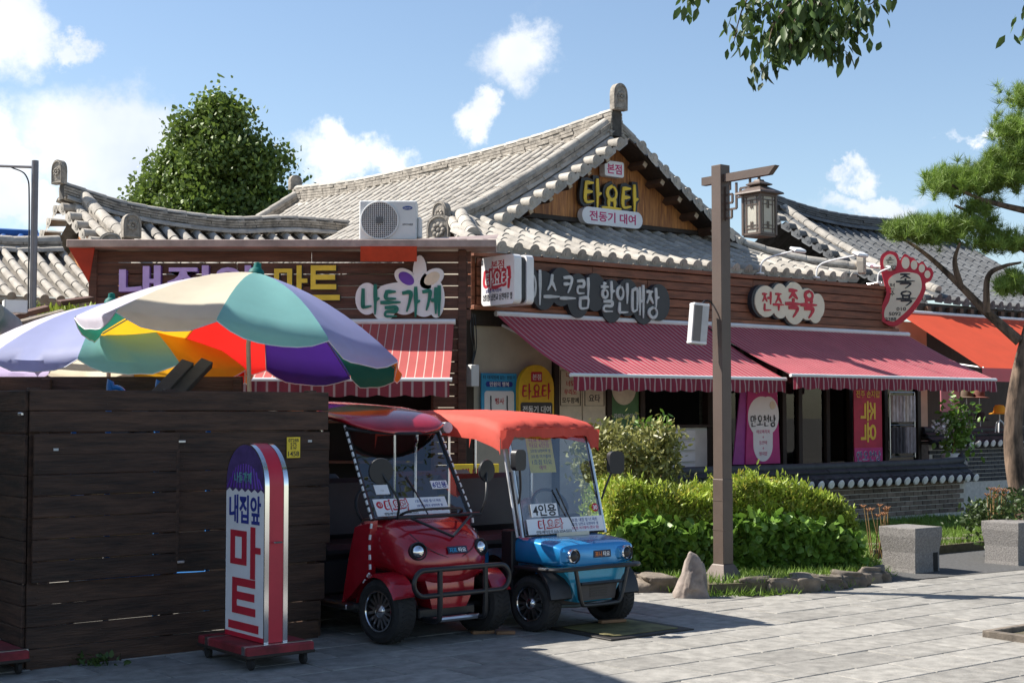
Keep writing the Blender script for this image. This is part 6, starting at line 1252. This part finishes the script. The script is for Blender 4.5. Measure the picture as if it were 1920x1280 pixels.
# ================================================================ HEDGE, SHRUBS, GRASS
def hedge(name, a, b, depth, h, n, seed, label, m, size, z0=.1, ivy=0, cat='hedge', stems=True, wide=.32):
    """a, b ground points of the front edge ends; a clipped body of leaves"""
    r = np.random.RandomState(seed); a = Vector(a); b = Vector(b); d = (b - a); L = d.length; ang = math.atan2(d.y, d.x); e = empty(name, (a.x, a.y, z0), ang, label, cat)
    def body(n, lo, hi, shell):
        x = r.rand(n) * L; y = r.rand(n) * depth; t_ = r.rand(n); bump = 1 + .10 * np.sin(x * 4.3 + 1) + .06 * np.sin(x * 9.1 + y * 5) + .05 * r.randn(n) * .5
        z = (lo + (hi - lo) * t_) * h * bump; k = r.rand(n) < shell     # mostly on the top and the front
        top = k & (r.rand(n) < .55); z[top] = hi * h * bump[top] * (1 - .06 * r.rand(top.sum())); fr = k & ~top; y[fr] = .10 * r.rand(fr.sum()) * depth
        rim = np.minimum(1, np.minimum(x, L - x) / .25); z *= .55 + .45 * np.sqrt(rim); y = y + .12 * (z / h) ** 2 * (y < .12 * depth)
        return np.c_[x, y, z]
    P = body(n, .15, 1, .8); D = rand_dirs(n, seed + 1, .75); D[:, 1] -= .25
    link('foliage', leaves_mesh('foliage', P, D, size, m, wide, seed), None, e)
    if cat == 'hedge':
        q = n // 7; P = body(q, .3, 1.02, .9); D = rand_dirs(q, seed + 8, .9); link('yellow_leaves', leaves_mesh('yellow_leaves', P, D, size, 'leaf_yellow', wide, seed + 9), None, e)
        P = body(240, .9, 1.0, 1.0); P = np.repeat(P, 7, 0) + r.randn(1680, 3) * np.array([.012, .012, .0]) + np.c_[np.zeros((1680, 2)), r.rand(1680) * .12]; link('shoots', leaves_mesh('shoots', P, rand_dirs(1680, seed + 5, 1.2), size * .9, m, wide, seed + 6), None, e)
    if ivy:
        P = body(ivy, .0, .66, .0); P[:, 1] = -.04 + r.rand(ivy) * .16 - .05; P[:, 2] *= 1.0; D = rand_dirs(ivy, seed + 2, -.15); D[:, 1] -= .8; link('ivy_leaves', leaves_mesh('ivy_leaves', P, D, .085, 'leaf_ivy', .85, seed + 3, .1), None, e)
    if stems:
        s = MB()
        for k in range(int(L * 7)): x = r.rand() * L; y = .15 + r.rand() * (depth - .25); s.tube([(x, y, -.05), (x + r.randn() * .06, y, h * .5), (x + r.randn() * .12, y + r.randn() * .05, h * .85)], [.010, .007, .003], 5)
        s.build('stems', MT['twig'], e)
    return e
ga = gnd(1140, 1075); gb = gnd(1608, 1066)
hedge('clipped_hedge', (.93, 13.75, 0), (3.42, 14.25, 0), 1.25, .74, 23000, 31, 'bright green clipped hedge overgrown with ivy beside the lamp post', 'leaf_hedge', .062, .1, 3800)
# rounded shrub with bare stems
def shrub(name, c, rx, ry, rz, zc, n, seed, label, m, size, wide=.45, stems=14, cat='shrub', hollow=.35):
    r = np.random.RandomState(seed); e = empty(name, c, 0, label, cat); cl = r.randn(38, 3); cl /= np.linalg.norm(cl, axis=1, keepdims=True); cl *= (.55 + .45 * r.rand(38, 1)); ci = r.randint(0, 38, n); P = cl[ci] + r.randn(n, 3) * .17; P = P * np.array([rx, ry, rz]) + np.array([0, 0, zc])
    link('foliage', leaves_mesh('foliage', P, rand_dirs(n, seed + 1, .35), size, m, wide, seed), None, e); s = MB()
    for k in range(stems): a = r.rand() * 6.28; q = r.rand() * .8; s.tube([(.12 * math.cos(a), .12 * math.sin(a), 0), (rx * q * .5 * math.cos(a), ry * q * .5 * math.sin(a), zc * .6), (rx * q * math.cos(a), ry * q * math.sin(a), zc + rz * .3)], [.014, .010, .004], 5)
    s.build('stems', MT['stem_dry'], e); return e
p = gnd(1185, 1010, .1); shrub('round_shrub', (1.28, 15.7, .1), .60, .5, .46, .98, 7200, 41, 'rounded shrub with bronze green leaves and bare stems behind the blue cart', 'leaf_shrub', .07, .45, 26)
shrub('young_shoots', (1.62, 16.3, .1), .25, .2, .25, 1.22, 420, 43, 'fresh green shoots standing above the rounded shrub', 'leaf_ivy', .09, .35, 6)
shrub('low_shrub', (5.75, 16.2, .1), .75, .5, .30, .34, 2600, 47, 'dark low shrub at the foot of the pine', 'leaf_dark', .06, .5, 10)
shrub('low_shrub', (6.05, 15.9, .1), .35, .3, .22, .25, 1500, 48, 'pale feathery low bush beside the right granite block', 'leaf_hedge', .04, .25, 8)
# lawn tufts as one mass
r = np.random.RandomState(51); P = []
bxy = [tuple(q) for q in bed_poly]
while len(P) < 30000:
    x, y = r.uniform(.9, 8), r.uniform(13, 21)
    if in_poly((x, y), bxy) and (y - FA.y) * V.y + (x - FA.x) * V.x < -1.5: P.append((x, y, .1))
o = link('lawn_grass', blades_mesh('lawn_grass', P, rand_dirs(len(P), 52, 1.6), .085, .011, 'grass', 53), None); tag(o, 'short green grass covering the planting bed', 'grass', kind='stuff')
P = []
for i in range(len(bed_px) - 4):
    a, b = bed_poly[i], bed_poly[i + 1]
    for k in range(260): t_ = r.rand(); P.append((a[0] + (b[0] - a[0]) * t_ + r.randn() * .05, a[1] + (b[1] - a[1]) * t_ + r.randn() * .05 - .04, 0))
o = link('edge_weeds', blades_mesh('edge_weeds', P, rand_dirs(len(P), 55, .9), .09, .012, 'grass', 56), None); tag(o, 'green weeds sprouting along the kerb stones', 'weeds', kind='stuff')
for i, (px, py, Y) in enumerate(((1640, 985, 15.2), (1662, 978, 15.3), (1858, 950, 16), (1872, 945, 16.1))):
    p = dep(px, py, Y); e = empty('dry_flower', (p.x, p.y, .1), 0, 'dried brown flower heads between the hedge end and the slotted granite block' if i < 2 else 'dried brown flower heads behind the plain granite block', 'flower', 'dried flowers by the granite blocks'); s = MB(); hd = MB()
    for k in range(5):
        x = r.randn() * .06; h_ = p.z + r.rand() * .12 - .02; s.tube([(x * .3, 0, 0), (x, r.randn() * .03, h_)], .006, 5)
        for q in range(7): a = q * .9; hd.tube([(x, 0, h_), (x + .035 * math.cos(a), .035 * math.sin(a), h_ + .03)], [.006, .003], 4)
    s.build('stalks', MT['stem_dry'], e); hd.build('flower_heads', MT['flower_dry'], e)
# ================================================================ TREES
def limb(m, a, b, r0, r1, seed, wob=.06, k=5):
    r = random.Random(seed); a = Vector(a); b = Vector(b); P = [a.lerp(b, i / k) + (Vector((r.uniform(-1, 1), r.uniform(-1, 1), r.uniform(-.4, .4))) * wob * (b - a).length if 0 < i < k else Vector()) for i in range(k + 1)]; Q = catmull(P, 4); m.tube(Q, [r0 + (r1 - r0) * i / (len(Q) - 1) for i in range(len(Q))], 9); return Q
# background broadleaf tree
bt = empty('broadleaf_tree', (dep(408, 400, 33).x, 33, 0), 0, 'dense dark green conical tree rising behind the tiled roofs', 'tree'); r = np.random.RandomState(61); m = MB(); limb(m, (0, 0, 0), (.1, 0, 8.2), .22, .03, 1, .01); cl = []
for k in range(120):
    t_ = k / 119; z = 3.2 + 5.15 * t_; rad = 3.0 * (1 - t_) ** .82 * (.72 + .5 * r.rand()) * (1.0 if t_ > .12 else .9); a = k * 2.399 + r.rand() * .6; b = (rad * 1.18 * math.cos(a), rad * .8 * math.sin(a), z + .25 * r.randn()); limb(m, (0, 0, z - .5), b, .05, .012, k, .05, 3); cl.append((b, .48 + .30 * (1 - t_)))
    if rad > .9: b2 = (b[0] * .55, b[1] * .55, b[2] + .1); cl.append((b2, .62))
m.build('trunk', MT['bark'], bt, True); P = []
for (c_, s) in cl: q = int(430 * s / .5); P.append(np.array(c_) + r.randn(q, 3) * np.array([s * .40, s * .40, s * .34]))
for k in range(95): a = r.rand() * 6.28; t_ = r.rand(); rad = 3.05 * (1 - t_) ** .78; P.append(np.array((rad * math.cos(a) * 1.28, rad * .8 * math.sin(a), 3.3 + 5.5 * t_)) + r.randn(30, 3) * np.array([.10, .10, .26]))
P = np.concatenate(P); link('crown', leaves_mesh('crown', P, rand_dirs(len(P), 62, .15), .115, 'leaf_tree', .72, 63, .3), None, bt)
# pine
pn = empty('pine_tree', (6.28, 17.2, 0), 0, 'gnarled pine with layered needle pads in front of the orange awning', 'tree'); m = MB(); PY = 17.2
def pp_(px, py, dy=0): q = dep(px, py, PY + dy); return (q.x - 6.28, q.y - PY, q.z)
trunk = catmull([(-.05, 0, 0), pp_(1908, 900), pp_(1900, 800), pp_(1912, 700), pp_(1935, 600), pp_(1960, 450), pp_(1945, 300), pp_(1930, 180)], 6); m.tube(trunk, [.135 - .09 * i / (len(trunk) - 1) for i in range(len(trunk))], 12)
br = [((1912, 640), (1850, 585), (1800, 535), (1740, 480), (1690, 445)), ((1850, 585), (1852, 520), (1880, 500), (1915, 492)), ((1940, 480), (1880, 440), (1820, 400), (1790, 385)), ((1945, 400), (1880, 385), (1830, 370), (1780, 345)), ((1945, 330), (1910, 300), (1890, 265)), ((1800, 535), (1790, 490), (1800, 455)), ((1935, 560), (1915, 545), (1895, 525))]
for i, b in enumerate(br): q = catmull([pp_(x, y, -.1 * j * (1 if i % 2 else -1)) for j, (x, y) in enumerate(b)], 5); r0 = .065 if i == 0 else .045; m.tube(q, [r0 - (r0 - .014) * k / (len(q) - 1) for k in range(len(q))], 8)
m.build('trunk', MT['bark'], pn, True); r = np.random.RandomState(71); pads = [(1690, 430, 36, 22), (1730, 440, 45, 26), (1780, 435, 50, 28), (1825, 425, 40, 24), (1760, 345, 34, 30), (1800, 340, 45, 34), (1850, 335, 48, 34), (1895, 330, 40, 34), (1840, 390, 30, 20), (1900, 250, 40, 40), (1915, 290, 30, 26), (1860, 460, 36, 20), (1900, 455, 40, 22), (1885, 540, 22, 22), (1905, 525, 22, 24), (1870, 300, 30, 20), (1740, 420, 30, 14), (1930, 185, 44, 30), (1965, 230, 50, 34), (1960, 300, 46, 30), (1985, 380, 44, 28)]
P = []; D = []
for (px, py, sx, sy) in pads:
    for k in range(int(sx * sy / 13)):
        dx, dy_, dz = r.randn(3) * .5; c_ = np.array(pp_(px + sx * dx, py + sy * dz * .8, dy_ * .35)); nd_ = 46; d = r.randn(nd_, 3) * .75; d[:, 2] += .75; P.append(np.repeat(c_[None], nd_, 0) + r.randn(nd_, 3) * .012); D.append(d)
P = np.concatenate(P); D = np.concatenate(D); link('needles', blades_mesh('needles', P, D, .12, .0075, 'needle', 72), None, pn)
# street tree standing in the pit at the right; its boughs hang into the top of the view
st = empty('street_tree', (4.55, 9.9, 0), 0, 'street tree whose drooping leafy boughs hang in from above at the right', 'tree'); m = MB(); limb(m, (0, 0, 0), (-.1, -.2, 4.6), .15, .10, 5, .02); limb(m, (-.1, -.2, 4.4), (.9, .5, 7.2), .08, .03, 6); limb(m, (-.1, -.2, 4.2), (.4, -1.6, 6.4), .07, .03, 7); mains = []
def sp_(px, py, Y): q = dep(px, py, Y); return Vector((q.x - 4.55, q.y - 9.9, q.z))
for a, b, c_ in (((2300, -420, 9.6), (1850, -260, 9.0), (1540, -40, 8.6)), ((2250, -380, 9.8), (1700, -240, 9.3), (1440, -60, 9.0)), ((2300, -300, 9.2), (1950, -180, 8.8), (1660, -60, 8.6)), ((2300, -250, 9.2), (2060, -120, 9.0), (1935, -10, 8.9)), ((2200, -420, 9.8), (1600, -250, 9.2), (1310, -60, 9.0))):
    q = catmull([(-.1, -.2, 4.3), sp_(*a), sp_(*b), sp_(*c_)], 6); m.tube(q, [.05 - .042 * i / (len(q) - 1) for i in range(len(q))], 7); mains.append(q)
tw = [((1540, -40), [(1530, 30), (1500, 70), (1450, 110), (1420, 140)]), ((1540, -40), [(1545, 40), (1560, 75), (1590, 100)]), ((1540, -40), [(1510, 20), (1480, 60), (1470, 100)]), ((1440, -60), [(1400, 0), (1385, 40), (1375, 85)]), ((1660, -60), [(1640, 0), (1625, 10)]), ((1660, -60), [(1600, 0), (1600, 30), (1615, 50)]), ((1310, -60), [(1300, -10), (1290, 10)]), ((1935, -10), [(1925, 30), (1918, 65)]), ((1540, -40), [(1480, 10), (1450, 50), (1440, 90)]), ((1540, -40), [(1520, 10), (1560, 30), (1580, 60)]), ((1540, -40), [(1450, 0), (1410, 25)]), ((1660, -60), [(1570, 0), (1540, 40), (1535, 80)])]
leafp = []; r2 = random.Random(81)
tw = tw + [((1540, -40), [(1500 + 40 * math.cos(j * 2.4), 10 + 5 * j), (1500 + 75 * math.cos(j * 2.4), 45 + 9 * j)]) for j in range(7)]
for i, (s0, pts) in enumerate(tw):
    Y = 8.6 + .35 * r2.random(); q = catmull([sp_(*s0, 8.7)] + [sp_(x, y, Y) for x, y in pts], 6); m.tube(q, [.008 - .006 * k / (len(q) - 1) for k in range(len(q))], 5)
    for k in range(3, len(q)):
        for _ in range(3 if i not in (4, 6, 7) else 2): leafp.append((q[k] + Vector((r2.gauss(0, .045), r2.gauss(0, .06), r2.gauss(0, .03))), Vector((r2.gauss(0, .45), r2.gauss(0, .45), -1))))
for _ in range(90): px = r2.gauss(1530, 50); py = abs(r2.gauss(0, 40)); leafp.append((sp_(px, py, 8.5 + r2.random() * .6), Vector((r2.gauss(0, .5), r2.gauss(0, .5), -.9))))
m.build('trunk', MT['bark'], st, True)
lv = leaves_mesh('leaf', [(0, 0, 0)], [(0, 0, -1)], .095, 'leaf_dark', .42, 2, .2, 0)
cr_ = []; hold = MB().tube([mains[0][8], mains[0][10]], .01, 5).build('crown', MT['twig'], st)
for k, (p, d) in enumerate(leafp):
    M = frame_M(p, Vector((r2.gauss(0, 1), r2.gauss(0, 1), r2.gauss(0, .3))), -d.normalized()); M = M @ Matrix.Scale(r2.uniform(.7, 1.2), 4)
    if k < 290: o = link('leaf', lv, None, hold); o.matrix_local = M
    else: cr_.append((p, d))
r2.shuffle(cr_); tag(link('hanging_leaves', leaves_mesh('hanging_leaves', [tuple(p) for p, d in cr_], [tuple(d) for p, d in cr_], .095, 'leaf_dark', .42, 85), None, hold), kind='stuff')
up = np.array([(-.5 + r.randn() * 1.5, -.6 + r.randn() * 1.3, max(5.5, 6.6 + r.randn() * .6)) for _ in range(5000)]); tag(link('upper_leaves', leaves_mesh('upper_leaves', up, rand_dirs(5000, 83, -.6), .095, 'leaf_dark', .42, 84), None, hold), kind='stuff')
# tree pit edging
tp = empty('tree_pit', gnd(1850, 1192), ANG, 'low timber edged tree pit in the pavement', 'tree pit')
for x0, x1, y0, y1 in ((0, 1.3, -.06, 0), (-.06, 0, -1.2, 0), (1.3, 1.36, -1.2, 0), (0, 1.3, -1.2, -1.14)): box_obj('edging', x0 + .002, x1 - .002, y0, y1, -.02, .05, MT['kerb_stone'], tp, .006)
box_obj('soil', 0, 1.3, -1.14, -.06, -.02, .012, MT['earth'], tp)
# tall neighbour outside the left edge of the view; its shade falls across the terrace and pavement
nbx = empty('corner_house', (-5.8, 11.71, 0), R(-64), 'plain two storey corner house beside the terrace, outside the left edge', 'building')
box_obj('wall', 0, 3.4, -6.0, -.02, 0, 6.38, MT['cream_wall'], nbx); box_obj('roof', -.0, 3.5, -6.1, .0, 6.40, 6.6, MT['tile_dark'], nbx, .02)
box_obj('floor_band', 3.39, 3.43, -6.02, .01, 3.0, 3.18, MT['granite'], nbx); box_obj('plinth', 3.39, 3.44, -6.02, .01, 0, .4, MT['granite'], nbx)
for k in range(2):
    for j in range(2): w = box_obj('window', .6 + j * 1.4, 1.5 + j * 1.4, -.018, .0, 1.0 + k * 2.6, 2.3 + k * 2.6, MT['shop_glass'], nbx)
    for j in range(3):
        w = box_obj('window', 3.402, 3.412, -1.9 - j * 1.7, -.9 - j * 1.7, 1.0 + k * 2.6, 2.4 + k * 2.6, MT['shop_glass'], nbx); box_obj('frame', 3.413, 3.43, -1.43 - j * 1.7, -1.37 - j * 1.7, 1.0 + k * 2.6, 2.4 + k * 2.6, MT['dark_wood'], w); box_obj('sill', 3.413, 3.5, -1.95 - j * 1.7, -.85 - j * 1.7, .93 + k * 2.6, .998 + k * 2.6, MT['granite'], w)
